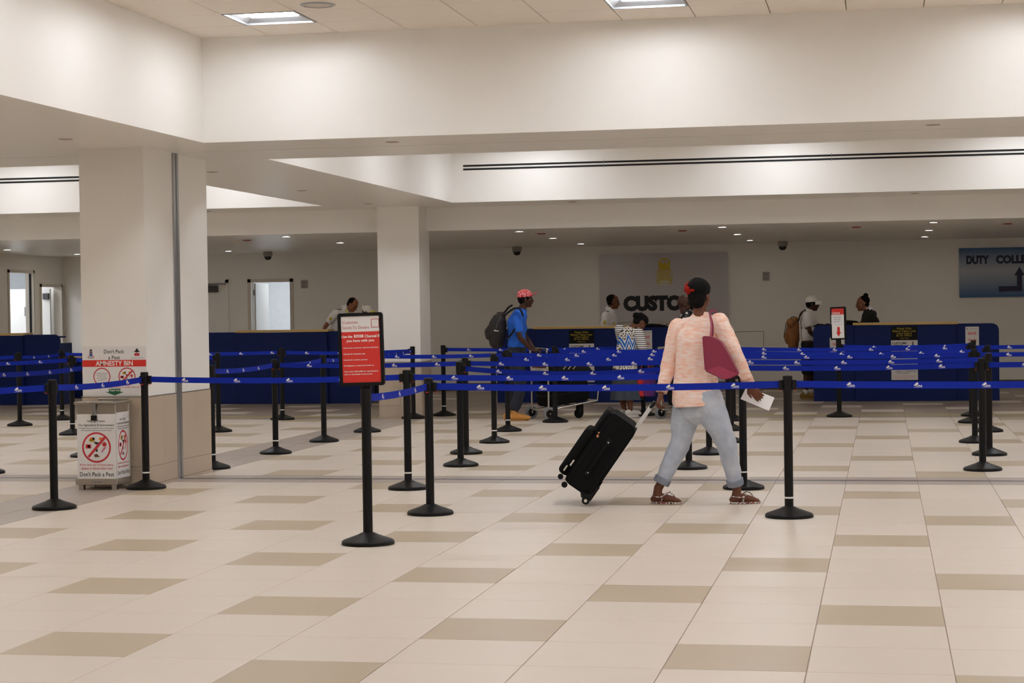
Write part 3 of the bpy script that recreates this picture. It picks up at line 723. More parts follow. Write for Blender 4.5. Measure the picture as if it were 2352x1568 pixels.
bm = bmesh.new(); loft(bm, [(-0.14, 0, 0.03), (-0.03, 0, 0.05), (0.1, 0, 0.045)], [(0.03, 0.03), (0.07, 0.05), (0.06, 0.045)], V((0, 1, 0)))
o = bm_obj('bag', bm, MATS['black_cloth'], None, True); o.location = (p.x, p.y, 1.172); tag(o, 'small black pouch on the right counter under the hands of the clerk', 'bag')
bm = bmesh.new(); box(bm, -0.1, 0.1, -0.07, 0.07, 0, 0.003)
o = bm_obj('paper', bm, PAPER); p = at(1946, 744, 22.66); o.location = (p.x, p.y, 1.171); tag(o, 'white paper on the right counter before the black pouch', 'paper')

# ------------------------------------------------------------------ amnesty poster and bin at the near column
t = sheet('poster', 'white poster reading amnesty bin with red band on the near column', 'poster', 0.60, 0.435, (-6.377, 7.998, 1.023), PAPER)
boxo('red_band', -0.30, 0.30, -0.0036, -0.003, 0.037, 0.096, RED, t)
letters(t, 'band_lettering', WHITE, [('AMNESTY BIN', 0.0, 0.067, 0.35, 0.043, 0.02)], y=-0.0042)
letters(t, 'heading', DKTXT, [("Don't Pack", -0.0, 0.172, 0.19, 0.036, 0.012), ('a Pest', 0.0, 0.118, 0.11, 0.033, 0.012)])
letters(t, 'red_lettering', REDTXT, [('If you have any of these items, declare or discard them now!', 0.0, -0.147, 0.49, 0.018, 0.008)])
bm = bmesh.new(); ringf(bm, -0.118, -0.052, 0.071, 0.08, -0.0036); ringf(bm, 0.118, -0.052, 0.071, 0.08, -0.0036); bar(bm, 0.066, -0.102, 0.170, 0.0, 0.014, -0.005); bm_obj('red_circles', bm, REDTXT, t)
letters(t, 'small_print', BLKTXT, [('It is illegal to import any', -0.118, -0.022, 0.11, 0.011, 0.006), ('plant, animal or their', -0.118, -0.037, 0.095, 0.011, 0.006), ('products into the', -0.118, -0.052, 0.08, 0.010, 0.006), ('Cayman Islands without', -0.118, -0.067, 0.105, 0.010, 0.006), ('an Import Permit', -0.118, -0.082, 0.075, 0.010, 0.006)])
def foods(bm, cx, cz, s, y, sx=1.0):
    F = lambda pts, m: flat(bm, [(cx + x * s * sx, cz + z * s) for x, z in pts], y, m)
    F(circ(-0.38, 0.5, 0.16, 12, 0.12), 0); F([(-0.62, 0.44), (-0.1, 0.44), (-0.22, 0.28), (-0.5, 0.28)], 1); F(circ(-0.22, 0.52, 0.1, 10), 2)
    F([(-0.85, 0.1), (-0.42, 0.1), (-0.42, -0.2), (-0.85, -0.2)], 3); F(circ(-0.6, -0.05, 0.11, 10), 4)
    F([(0.22, 0.6), (0.5, 0.62), (0.44, 0.4), (0.2, 0.42)], 0); F(circ(0.62, 0.1, 0.17, 12), 3); F([(0.55, -0.12), (0.8, -0.1), (0.45, -0.5), (0.38, -0.42)], 5)
    F([(-0.2, 0.3), (0.3, 0.22), (0.35, 0.15), (-0.1, 0.12)], 2); F(circ(0.02, -0.36, 0.09, 10), 2); bar(bm, cx + 0.02 * s * sx, cz + 0.2 * s, cx + 0.04 * s * sx, cz - 0.3 * s, 0.05 * s * sx, y, 2)
    F([(-0.2, -0.66), (0.02, -0.6), (0.25, -0.82), (-0.15, -0.84)], 6)
FM = [ORANGEP, YELP, BLKTXT, REDTXT, PAPER, PINKP, BROWNP]
bm = bmesh.new(); foods(bm, 0.118, -0.052, 0.072, -0.0042); bm_obj('food_pictures', bm, FM, t)
bm = bmesh.new(); crest(bm, -0.218, 0.152, 0.085, y=-0.0036); bm_obj('crest', bm, CRM, t)
bm = bmesh.new(); cx, cz = 0.215, 0.155
flat(bm, [(cx - 0.022, cz + 0.015), (cx, cz + 0.045), (cx + 0.022, cz + 0.015), (cx, cz + 0.004)], -0.0036, 0); bar(bm, cx - 0.03, cz + 0.014, cx + 0.03, cz + 0.014, 0.005, -0.0038, 0)
rect(bm, cx - 0.024, cx + 0.024, cz - 0.024, cz + 0.0, -0.0036, 1); put_text(bm, 'DEPARTMENT OF AGRICULTURE', cx, cz - 0.042, 0.11, 0.007, 0, -0.0036, 0); bm_obj('emblem', bm, [BLKTXT, REDTXT], t)
bm = bmesh.new(); rect(bm, -0.055, 0.055, -0.187, -0.158, -0.0036); flat(bm, [(-0.09, -0.187), (0.09, -0.187), (0, -0.218)], -0.0036); bm_obj('green_arrow', bm, GREENP, t)
letters(t, 'arrow_lettering', WHITE, [('Thank You!', 0, -0.173, 0.098, 0.017, 0.012)], y=-0.0042)

t = thing('bin', 'stainless amnesty bin with printed pest posters before the near column', 'bin', (-6.395, 7.62, 0))
bx0, bx1, by0, by1 = -0.178, 0.178, 0.0, 0.30
bm = bmesh.new(); box(bm, bx0, bx1, by0, by1, 0.10, 0.745, 0.004, 1); bm_obj('body', bm, STEEL, t)
bm = bmesh.new(); box(bm, bx0 - 0.018, bx1 + 0.012, by0 - 0.015, by1, 0.045, 0.10, 0.004, 1); bm_obj('base_tray', bm, STEEL, t)
bm = bmesh.new(); box(bm, bx0 - 0.02, bx1 + 0.015, by0 - 0.02, by1 + 0.02, 0.745, 0.765, 0.003, 1); box(bm, -0.1, 0.17, by1 - 0.02, by1 + 0.03, 0.765, 0.785, 0.003, 1); bm_obj('lid', bm, STEEL, t)
for x in (bx0 + 0.025, bx1 - 0.025):
    for y in (by0 + 0.03, by1 - 0.03): boxo('foot', x - 0.022, x + 0.022, y - 0.025, y + 0.025, 0, 0.045, STEEL, t, 0.003)
bm = bmesh.new(); box(bm, -0.05, 0.05, by0 - 0.02, by0 - 0.015, 0.066, 0.08, 0.002, 1); bm_obj('handle_slot', bm, ALU, t)
bm = bmesh.new(); box(bm, -0.035, 0.005, by0 - 0.026, by0 - 0.02, 0.70, 0.765); box(bm, -0.03, 0.0, by0 - 0.012, by0 - 0.004, 0.66, 0.71); bm_obj('hasp', bm, ALU, t)
bm = bmesh.new(); loft(bm, [(-0.028, by0 - 0.02, 0.645), (-0.026, by0 - 0.02, 0.675), (-0.012, by0 - 0.02, 0.685), (0.0, by0 - 0.02, 0.675), (0.002, by0 - 0.02, 0.645)], [0.004] * 5, None, 8); lk = bm_obj('shackle', bm, ALU, t, True)
boxo('padlock', -0.038, 0.012, by0 - 0.03, by0 - 0.006, 0.605, 0.65, BLACKP, t, 0.004)
def bin_print(w, sx, parent_o, zc=0.375):
    letters(parent_o, 'heading', DKTXT, [('Help Us Protect', 0, 0.222, 0.165 * sx, 0.024, 0.012), ('Our Agriculture & Environment', 0, 0.187, 0.33 * sx, 0.026, 0.012), ("Don't Pack a Pest", 0, -0.238, 0.315 * sx, 0.038, 0.012)])
    letters(parent_o, 'small_print', BLKTXT, [('It is illegal to import any plant, animal or their products', 0, 0.161, 0.325 * sx, 0.013, 0.012), ('into the Cayman Islands without an Import Permit', 0, 0.142, 0.28 * sx, 0.013, 0.012)])
    letters(parent_o, 'red_lettering', REDTXT, [('If you have any of these items,', 0, -0.158, 0.31 * sx, 0.022, 0.01), ('declare or discard them now!', 0, -0.187, 0.29 * sx, 0.022, 0.01)])
    bm = bmesh.new(); ringf(bm, 0, -0.005, 0.117 * sx, 0.133 * sx, -0.0036, 0, 48, 1.0 / sx)
    bar(bm, -0.075 * sx, -0.088, 0.08 * sx, 0.084, 0.022 * sx, -0.005); bm_obj('red_circle', bm, REDTXT, parent_o)
    bm = bmesh.new(); foods(bm, 0, 0.01, 0.118, -0.0042, sx); bm_obj('food_pictures', bm, FM, parent_o)
o = boxo('front_poster', -0.178, 0.178, -0.003, 0, -0.285, 0.285, PAPER, t); o.location = (0, by0, 0.375); bin_print(0.356, 1.0, o)
o = boxo('side_poster', -0.14, 0.14, -0.003, 0, -0.285, 0.285, PAPER, t); o.location = (bx1, 0.15, 0.385); o.rotation_euler = (0, 0, PI / 2); bin_print(0.28, 0.8, o)
boxo('corner_post', bx1 - 0.002, bx1 + 0.012, by1 - 0.02, by1 + 0.0, 0.06, 0.745, STEEL2, t, 0.003)
# ------------------------------------------------------------------ stanchions and belts
def base_bm():
    bm = bmesh.new(); lathe(bm, [(0.0, 0.0), (0.170, 0.0), (0.173, 0.004), (0.172, 0.020), (0.164, 0.028), (0.12, 0.044), (0.07, 0.062), (0.046, 0.074), (0.036, 0.078), (0.0, 0.078)], 48); return bm
def mesh_of(bm, name, m, smooth=False):
    me = bpy.data.meshes.new(name); bm.to_mesh(me); bm.free(); me.materials.append(m)
    if smooth: me.polygons.foreach_set('use_smooth', [True] * len(me.polygons))
    return me
BASE_ME = mesh_of(base_bm(), 'base', BLACKM)
bm = bmesh.new(); lathe(bm, [(0.0, 0.07), (0.0315, 0.07), (0.0315, 0.92), (0.0, 0.92)], 24); POLE_ME = mesh_of(bm, 'pole', BLACKM)
bm = bmesh.new(); lathe(bm, [(0.0, 0.90), (0.035, 0.90), (0.035, 1.008), (0.033, 1.015), (0.022, 1.017), (0.0, 1.017)], 24); HEAD_ME = mesh_of(bm, 'head', BLACKP)
bm = bmesh.new(); box(bm, 0.03, 0.062, -0.022, 0.022, 0.915, 0.985, 0.004, 1); CAS_ME = mesh_of(bm, 'cassette', BLACKP)
bm = bmesh.new(); box(bm, 0.046, 0.060, -0.010, 0.010, 0.909, 0.915); BTN_ME = mesh_of(bm, 'red_button', RED)
bm = bmesh.new(); lathe(bm, [(0.0318, 0.135), (0.0322, 0.135), (0.0322, 0.147), (0.0318, 0.147)], 24); STK_ME = mesh_of(bm, 'sticker_band', WHITE)
def link(name, me, parent): 
    o = bpy.data.objects.new(name, me); COL.objects.link(o); o.parent = parent; return o
STX = {
 'S1': (125, 1168, 'black stanchion at lower left, before the dark floor band'),
 'S2': (336, 1121.5, 'black stanchion standing against the near column beside the stainless bin'),
 'S4': (988.6, 1180.5, 'black stanchion just right of the red sign stand, nearest to us'),
 'S5': (1812.7, 1187, 'black stanchion right of the walking woman, at the nearest belt'),
 'S6': (938, 1123, 'black stanchion right behind the red sign board, second belt'),
 'S7': (1058.4, 1070, 'front one of two overlapping black stanchions left of the suitcase'),
 'S8': (1071, 1041.5, 'rear one of two overlapping black stanchions left of the suitcase'),
 'S9': (1135.7, 1016.5, 'black stanchion before the man in blue, white band low on it'),
 'S10': (1167, 990, 'black stanchion covering the legs of the man in blue'),
 'S11': (1275.6, 969.5, 'black stanchion standing before the loaded luggage trolley'),
 'S12': (1020, 954.5, 'black stanchion right of the far column, farthest in its lane'),
 'S13': (949.8, 960.7, 'black stanchion at the foot of the far column'),
 'S14': (843.7, 991.8, 'black stanchion hidden behind the red sign stand, base showing'),
 'S15': (744.5, 1014, 'black stanchion left of the red sign board, on the dark floor band'),
 'S16': (633.5, 1041.5, 'black stanchion midway between the near column and red sign board'),
 'S17': (649, 963.5, 'distant black stanchion before the long blue counter, behind another post'),
 'S18': (502.5, 991.5, 'black stanchion behind another just right of the near column'),
 'S19': (488.5, 1076, 'black stanchion at the right edge of the near column'),
 'S20': (45.7, 977.3, 'black stanchion at far left before the far left counter'),
 'S21': (143, 964, 'farthest black stanchion left of the near column, by the counter end'),
 'S22': (167, 998, 'black stanchion just left of the near column and bin poster'),
 'S23': (-30, 1087, 'black stanchion cut by the left edge, only its base showing'),
 'S24': (2257.3, 1079.6, 'nearest black stanchion of the cluster at right'),
 'S25': (2272.7, 1045, 'second black stanchion of the right cluster, white label on top'),
 'S26': (2239.5, 1016, 'third black stanchion of the right cluster counting backwards'),
 'S27': (2270, 991, 'black stanchion of the right cluster mostly hidden, fourth backwards'),
 'S28': (2232, 970.6, 'fifth black stanchion of the right cluster counting backwards'),
 'S29': (2237, 955, 'farthest black stanchion of the right cluster, nearest the counter'),
 'S31': (1708, 1122, 'black stanchion behind the front foot of the walking woman'),
 'S32': (1582.5, 1076, 'black stanchion seen between the legs of the woman, nearer one'),
 'S33': (1629, 1043, 'black stanchion seen between the legs of the woman, farther one'),
 'S34': (1685, 966, 'distant black stanchion right of the woman, farthest of its column'),
 'S35': (1680, 988, 'black stanchion hidden behind the woman, second from the far end'),
 'S36': (1674, 1015.5, 'black stanchion hidden behind the woman, third from the far end'),
 'S37': (1478, 953.7, 'black stanchion between woman in patterned top and the pulled suitcase'),
}
POS = {k: onz(v[0], v[1]) for k, v in STX.items()}
POS['S3'] = onz(845.7, 1249); POS['S30'] = onz(1928, 957)
POS['OL1'] = V((-7.9, 4.2, 0)); POS['OR1'] = V((2.55, 5.87, 0)); POS['OH1'] = V((-8.1, 11.3, 0)); POS['OL2'] = V((-11.0, 12.9, 0)); POS['OL3'] = V((-13.3, 14.6, 0))
for k, dx in (('S24', 2.7), ('S26', 2.7), ('S28', 2.7)): POS['R' + k] = POS[k] + V((dx, 0.03, 0))
HID = {'OL1': 'black stanchion beyond the left edge, nearest belt', 'OR1': 'black stanchion beyond the right edge, nearest belt', 'OH1': 'black stanchion hidden behind the near column', 'OL2': 'black stanchion beyond the left edge, third belt', 'OL3': 'black stanchion beyond the left edge, farthest belt',
       'RS24': 'black stanchion beyond the right edge, third belt', 'RS26': 'black stanchion beyond the right edge, fifth belt', 'RS28': 'black stanchion beyond the right edge, farthest belt'}
BELTS = [
 ('OL1', 'S1', 'blue belt from the lower left stanchion out of the left edge', 0.02),
 ('S1', 'S2', 'blue belt from the lower left stanchion to the one by the bin', 0.02),
 ('S2', 'S6', 'long blue belt from the bin stanchion to the one behind the sign board', 0.02),
 ('S6', 'S31', 'second nearest blue belt in the middle, ending behind the walking woman', 0.02),
 ('S3', 'S4', 'short blue belt from the sign stand to the nearest stanchion', 0.015),
 ('S4', 'S5', 'nearest blue belt, passing across the walking woman', 0.02),
 ('S5', 'OR1', 'nearest blue belt at right, running out of the right edge', 0.015),
 ('S32', 'S24', 'lowest of the blue belts right of the woman ending at the right cluster', 0.02),
 ('S33', 'S25', 'blue belt right of the woman, second up, ending at the right cluster', 0.02),
 ('S36', 'S26', 'blue belt right of the woman, third up, ending at the right cluster', 0.012),
 ('S35', 'S27', 'blue belt right of the woman, fourth up, ending at the right cluster', 0.03),
 ('S34', 'S28', 'blue belt right of the woman, fifth up, ending at the right cluster', 0.02),
 ('S30', 'S29', 'topmost blue belt from the small sign stand to the right cluster', 0.02),
 ('S24', 'RS24', 'blue belt from the nearest right cluster stanchion out of the right edge', 0.0),
 ('S26', 'RS26', 'blue belt from the right cluster out of the right edge, middle height', 0.0),
 ('S28', 'RS28', 'blue belt from the right cluster out of the right edge, topmost', 0.0),
 ('S7', 'S32', 'sagging blue belt from the front overlapping stanchion to behind the woman', 0.06),
 ('S8', 'S33', 'blue belt from the rear overlapping stanchion to behind the woman', 0.015),
 ('S9', 'S36', 'blue belt across the knees of the man in blue, lower of two', 0.015),
 ('S10', 'S35', 'blue belt before the trolley handle, fifth from the nearest', 0.02),
 ('S11', 'S34', 'blue belt from the trolley stanchion to behind the woman', 0.02),
 ('S12', 'S37', 'farthest blue belt in the middle, right of the far column', 0.015),
 ('S16', 'S8', 'blue belt passing behind the red sign board, upper middle', 0.015),
 ('S14', 'S10', 'blue belt passing behind the red sign board, across the far column', 0.015),
 ('S17', 'S13', 'blue belt before the long counter, ending at the far column', 0.02),
 ('S21', 'S17', 'distant blue belt running behind the near column to the long counter', 0.02),
 ('S19', 'S16', 'blue belt running away from the near column, first stretch', 0.02),
 ('S16', 'S15', 'blue belt running away from the near column, second stretch', 0.02),
 ('S15', 'S14', 'blue belt running away towards the red sign board, third stretch', 0.02),
 ('S14', 'S13', 'blue belt running away to the far column, last stretch', 0.02),
 ('S22', 'S18', 'blue belt behind the near column from the bin poster side', 0.02),
 ('S23', 'OH1', 'lowest of the three distant blue belts left of the near column', 0.02),
 ('OL2', 'S22', 'middle one of the distant blue belts left of the near column', 0.02),
 ('S20', 'S21', 'uppermost blue belt left of the near column, ending at the counter end', 0.02),
 ('OL3', 'S20', 'blue belt from the far left stanchion out of the left edge', 0.02),
]
def dirs_of(k): 
    out = []
    for a, b, *_ in BELTS:
        if a == k: out.append(POS[b] - POS[a])
        if b == k: out.append(POS[a] - POS[b])
    return out
def stanchion(k, lab):
    t = thing('stanchion', lab, 'stanchion', POS[k], group='black belt stanchions')
    link('base', BASE_ME, t); link('pole', POLE_ME, t); h = link('head', HEAD_ME, t)
    for d in dirs_of(k):
        c = link('cassette', CAS_ME, h); c.rotation_euler = (0, 0, math.atan2(d.y, d.x))
        b = link('red_button', BTN_ME, h); b.rotation_euler = c.rotation_euler
    if k in ('S2', 'S6', 'S9', 'S10', 'S12', 'S16', 'S19', 'S17', 'S31', 'S21', 'S22', 'S5'): link('sticker_band', STK_ME, t)
    return t
for k, v in STX.items():
    o = stanchion(k, v[2])
    if k == 'S25':
        bm = bmesh.new(); box(bm, -0.02, 0.018, -0.0345, -0.0318, 0.885, 0.905); bm_obj('white_label', bm, WHITE, o)
for k, l in HID.items(): stanchion(k, l)
# woven logo: swoosh and four letters
def logo_mesh():
    bm = bmesh.new()
    def sw(p0, p1, p2, w0, w1):
        L_, R2 = [], []
        for i in range(9):
            t = i / 8; x = (1 - t) ** 2 * p0[0] + 2 * t * (1 - t) * p1[0] + t * t * p2[0]; z = (1 - t) ** 2 * p0[1] + 2 * t * (1 - t) * p1[1] + t * t * p2[1]
            w = w0 + (w1 - w0) * math.sin(t * PI * 0.62)
            L_.append((x - w * 0.6, z + w)); R2.append((x + w * 0.6, z - w))
        for i in range(8): flat(bm, [L_[i], R2[i], R2[i + 1], L_[i + 1]])
    sw((-0.030, -0.004), (-0.020, 0.006), (-0.001, 0.017), 0.0004, 0.0032)
    sw((-0.026, -0.008), (-0.014, 0.002), (0.003, 0.010), 0.0004, 0.0026)
    put_text(bm, 'CIAA', 0.008, -0.0055, 0.046, 0.0145, 0.03)
    bar(bm, -0.028, -0.0165, 0.030, -0.0165, 0.0012)
    return mesh_of(bm, 'logo', WHITE)
LOGO = logo_mesh()
def belt(a, b, lab, sag):
    A, B = POS[a].copy(), POS[b].copy()
    if proj(A)[0] > proj(B)[0]: A, B = B, A
    d = (B - A); d.z = 0; L_ = d.length; d.normalize(); ang = math.atan2(d.y, d.x)
    t = thing('retractable_belt', lab, 'belt', (A.x, A.y, 0.955), ang, 'blue queue belts')
    bm = bmesh.new(); n = 18; x0, x1 = 0.058, L_ - 0.058; rows = []
    zz = lambda x: -4 * sag * (x / L_) * (1 - x / L_)
    for i in range(n + 1):
        x = x0 + (x1 - x0) * i / n; z = zz(x)
        rows.append([bm.verts.new((x, y, z + s)) for y, s in ((-0.0009, -0.0245), (-0.0009, 0.0245), (0.0009, 0.0245), (0.0009, -0.0245))])
    for p, q in zip(rows, rows[1:]):
        for i in range(4): bm.faces.new((p[i], q[i], q[(i + 1) % 4], p[(i + 1) % 4]))
    bm.faces.new(rows[0]); bm.faces.new(list(reversed(rows[-1]))); bmesh.ops.recalc_face_normals(bm, faces=bm.faces)
    w = bm_obj('webbing', bm, BELT, t)
    x = x0 + 0.30 + 0.12 * ((hash_(a + b) % 100) / 100.0)
    while x < x1 - 0.06:
        l = link('logo', LOGO, w); l.location = (x, -0.0016, zz(x)); l.rotation_euler = (0, -math.atan((zz(x + 0.02) - zz(x - 0.02)) / 0.04), 0)
        x += 0.47
def hash_(s): 
    h = 7
    for c in s: h = (h * 31 + ord(c)) % 100003
    return h
for a, b, l, s in BELTS: belt(a, b, l, s)

# ------------------------------------------------------------------ sign stands
def sign_stand(k, lab, w, h, z0, rz, lean):
    t = thing('sign_stand', lab, 'sign', POS[k])
    link('base', BASE_ME, t); link('pole', POLE_ME, t); hd = link('head', HEAD_ME, t)
    for d in dirs_of(k):
        c = link('cassette', CAS_ME, hd); c.rotation_euler = (0, 0, math.atan2(d.y, d.x)); b = link('red_button', BTN_ME, hd); b.rotation_euler = c.rotation_euler
    bm = bmesh.new(); lathe(bm, [(0.0, 0.99), (0.02, 0.99), (0.02, z0 + 0.01), (0.0, z0 + 0.01)], 16); box(bm, -0.035, 0.035, -0.012, 0.012, z0 - 0.045, z0 + 0.01, 0.004, 1); bm_obj('board_bracket', bm, BLACKP, t)
    bm = bmesh.new(); fr = 0.022
    out = rrect(w, h, 0.018, 4); inn = rrect(w - 2 * fr, h - 2 * fr, 0.004, 4)
    def rg(p, y): return [bm.verts.new((x, y, z)) for x, z in p]
    a, b, c, e = rg(out, -0.012), rg(inn, -0.012), rg(inn, -0.006), rg(out, 0.012)
    for p, q in ((a, b), (b, c), (e, a)):
        for i in range(len(p)): bm.faces.new((p[i], p[(i + 1) % len(p)], q[(i + 1) % len(p)], q[i]))
    bm.faces.new(c); bm.faces.new(e); bmesh.ops.recalc_face_normals(bm, faces=bm.faces)
    f = bm_obj('frame', bm, BLACKP, t); f.location = (0, 0, z0 + h / 2); f.rotation_euler = (0, lean, rz)
    return t, f
t, f = sign_stand('S3', 'red and white customs goods to declare sign on a black stand', 0.302, 0.475, 1.035, 0.0, -0.022)
f.location = (-0.018, -0.03, 1.035 + 0.475 / 2)
iw, ih = 0.258, 0.431
def face(name, x0, x1, z0, z1, m, y): return boxo(name, x0, x1, y, y + 0.001, z0, z1, m, f)
face('white_header', -iw / 2, iw / 2, 0.115, ih / 2, PAPER, -0.0072); face('red_panel', -iw / 2, iw / 2, -ih / 2, 0.115, RED, -0.0072)
letters(f, 'header_lettering', mat('print_dull_red', (182, 74, 72), 0.55), [('Customs', -0.068, 0.177, 0.104, 0.019, 0.008), ('Goods To Declare', -0.031, 0.143, 0.180, 0.0205, 0.0)], y=-0.0078)
bm = bmesh.new()
for a in ((0.073, 0.077, 0.139, 0.196), (0.124, 0.128, 0.139, 0.196), (0.073, 0.128, 0.139, 0.143), (0.073, 0.128, 0.192, 0.196)): rect(bm, *a, -0.0078)
bm_obj('red_square', bm, MATS['print_dull_red'], f)
letters(f, 'lettering', WHITE, [('Use the', -0.092, 0.085, 0.073, 0.017, 0.03), ('Channel if', 0.077, 0.085, 0.102, 0.019, 0.03), ('you have with you', -0.003, 0.055, 0.186, 0.022, 0.03), ('•Goods that exceed your duty free allowance;', -0.002, 0.010, 0.238, 0.0115, 0.02), ('•Goods for business use;', -0.047, -0.029, 0.148, 0.0115, 0.02), ('•Goods for another person;', -0.040, -0.068, 0.162, 0.0115, 0.02), ('•Prohibited or restricted goods; or', -0.018, -0.106, 0.206, 0.0115, 0.02), ('•More than CI$15,000 (or equivalent) in', -0.005, -0.144, 0.230, 0.0118, 0.02), ('cash or negotiable instruments;', -0.024, -0.162, 0.190, 0.0112, 0.02)], y=-0.0078)
face('white_patch', -0.044, 0.018, 0.077, 0.095, WHITE, -0.0076); letters(f, 'patch_lettering', RED, [('RED', -0.013, 0.086, 0.044, 0.012, 0.015)], y=-0.0079)
t, f = sign_stand('S30', 'small customs sign with red arrow on a stand before the right counter', 0.27, 0.445, 1.045, -0.72, -0.022)
iw, ih = 0.226, 0.401
face('red_header', -iw / 2, iw / 2, 0.118, ih / 2, RED, -0.0072); face('white_panel', -iw / 2, iw / 2, -ih / 2, 0.118, WHITE, -0.0072)
letters(f, 'header_lettering', WHITE, [('Customs', -0.035, 0.142, 0.15, 0.03, 0.02)], y=-0.0078)
boxo('taped_note', -0.122, 0.085, -0.012, -0.011, -0.018, 0.118, PAPER, f)
letters(f, 'note_lettering', BLKTXT, [('Please Wait Here', -0.01, 0.082, 0.13, 0.015), ('Until Called', -0.01, 0.052, 0.12, 0.015), ('By An Officer', -0.015, 0.022, 0.11, 0.015)], y=-0.0125)
bm = bmesh.new(); rect(bm, -0.016, 0.030, -0.125, -0.05, -0.0078); flat(bm, [(-0.038, -0.12), (0.052, -0.12), (0.007, -0.18)], -0.008); bm_obj('red_arrow', bm, RED, f)
# ------------------------------------------------------------------ people
def skin_mat(n, rgb): return mat('skin_' + n, rgb, 0.5, var=0.08, scale=14, bump=0.04, bscale=120, spec=0.3)
SK_DEEP = skin_mat('deep', (104, 63, 45)); SK_DARK = skin_mat('dark', (70, 43, 32)); SK_MID = skin_mat('mid', (150, 98, 72)); SK_BROWN = skin_mat('brown', (112, 70, 50))
HAIR = mat('hair_black', (13, 11, 11), 0.75, var=0.3, scale=40, bump=0.5, bscale=160, spec=0.15)
EYEM = mat('eye_dark', (30, 22, 20), 0.2)
def frame(f, u):
    f = V(f).normalized(); u = V(u); u = (u - f * u.dot(f)).normalized(); return f, u, f.cross(u)
def add_head(bm, c, f, u, s=1.0):
    f, u, r = frame(f, u); M = Matrix((r, f, u)).transposed(); c = V(c)
    P = lambda a, b, d: c + (r * a + f * b + u * d) * s
    E_ = lambda a, b, d, rr: ellip(bm, P(a, b, d), [x * s for x in rr], M, 18, 12)
    E_(0, -0.012, 0.032, (0.076, 0.097, 0.086)); E_(0, 0.024, -0.03, (0.063, 0.068, 0.088)); E_(0, 0.056, -0.092, (0.030, 0.030, 0.024))
    E_(0, 0.02, -0.07, (0.054, 0.056, 0.036)); E_(0, 0.078, 0.018, (0.048, 0.014, 0.013)); E_(0, 0.087, -0.056, (0.025, 0.013, 0.008)); E_(0, 0.085, -0.068, (0.021, 0.012, 0.008))
    loft(bm, [P(0, 0.084, 0.012), P(0, 0.094, -0.012), P(0, 0.103, -0.030)], [0.007 * s, 0.010 * s, 0.014 * s], r, 8, 3)
    for k in (-1, 1):
        E_(k * 0.043, 0.062, -0.022, (0.022, 0.02, 0.018)); E_(k * 0.074, -0.008, -0.014, (0.009, 0.019, 0.030)); E_(k * 0.013, 0.096, -0.034, (0.009, 0.010, 0.008))
    return P
def add_hand(bm, wr, d, n, side, curl=(0.35, 0.5, 0.4), s=1.0, thumb=0.5):
    """wr wrist, d direction to the fingers, n direction the palm faces, side +1/-1 places the thumb"""
    d = V(d).normalized(); n = V(n); n = (n - d * n.dot(d)).normalized(); t = d.cross(n) * side; wr = V(wr)
    loft(bm, [wr - d * 0.01 * s, wr + d * 0.03 * s, wr + d * 0.065 * s, wr + d * 0.088 * s], [(0.026 * s, 0.018 * s), (0.034 * s, 0.017 * s), (0.040 * s, 0.015 * s), (0.038 * s, 0.012 * s)], t, 10, 3)
    for k, (o, L_) in enumerate(((0.029, 0.072), (0.010, 0.080), (-0.010, 0.075), (-0.029, 0.060))):
        p = wr + d * 0.082 * s + t * o * s; pts = [p - d * 0.02 * s, p]; a = 0.0
        for j, fr in enumerate((0.45, 0.31, 0.24)):
            a += curl[j]; dd = d * math.cos(a) + n * math.sin(a); p = p + (dd + t * o * 1.2) * (L_ * fr * s); pts.append(p)
        loft(bm, pts, [0.0092 * s, 0.0095 * s, 0.0085 * s, 0.0078 * s, 0.0065 * s], t, 8, 2)
    p = wr + d * 0.022 * s + t * 0.026 * s; d1 = (d * 0.7 + t * 0.75 + n * thumb * 0.6).normalized(); d2 = (d * 0.9 + t * 0.2 + n * thumb).normalized()
    loft(bm, [p - d1 * 0.012 * s, p + d1 * 0.03 * s, p + d1 * 0.03 * s + d2 * 0.026 * s, p + d1 * 0.03 * s + d2 * 0.05 * s], [0.014 * s, 0.0115 * s, 0.010 * s, 0.008 * s], t, 8, 3)
def add_arm(bm, sh, el, wr, s=1.0, k=1.0):
    sh, el, wr = V(sh), V(el), V(wr)
    loft(bm, [sh, sh.lerp(el, 0.45), el, el.lerp(wr, 0.35), wr], [0.050 * k * s, 0.046 * k * s, 0.036 * k * s, 0.038 * k * s, 0.025 * k * s], None, 12, 4)
def add_leg(bm, hp, kn, an, s=1.0, k=1.0):
    hp, kn, an = V(hp), V(kn), V(an)
    loft(bm, [hp, hp.lerp(kn, 0.45), kn, kn.lerp(an, 0.32), kn.lerp(an, 0.7), an], [0.082 * k * s, 0.07 * k * s, 0.052 * k * s, 0.052 * k * s, 0.038 * k * s, 0.033 * s], V((1, 0, 0)), 14, 4)
def add_foot(bm, an, toe, s=1.0):
    an, toe = V(an), V(toe); d = toe - an; d.z = 0; L_ = d.length; d.normalize(); side = V((0, 0, 1)).cross(d); z0 = 0.012
    g = lambda a, z: V((an.x, an.y, 0)) + d * a + V((0, 0, z))
    loft(bm, [an + V((0, 0, 0.01)), V((an.x, an.y, 0.055)) - d * 0.01, g(0.0, 0.045)], [0.034 * s, 0.036 * s, 0.034 * s], side, 10, 3)
    loft(bm, [g(-0.04, 0.035), g(0.03, 0.045), g(0.10, 0.036), g(0.155, 0.024), g(L_, 0.02)], [(0.026 * s, 0.024), (0.032 * s, 0.036), (0.040 * s, 0.028), (0.044 * s, 0.017), (0.026 * s, 0.011)], side, 10, 3)
def torso_pts(P, C, N): return [P - (C - P) * 0.22, P, P.lerp(C, 0.45), C, C.lerp(N, 0.62), N]
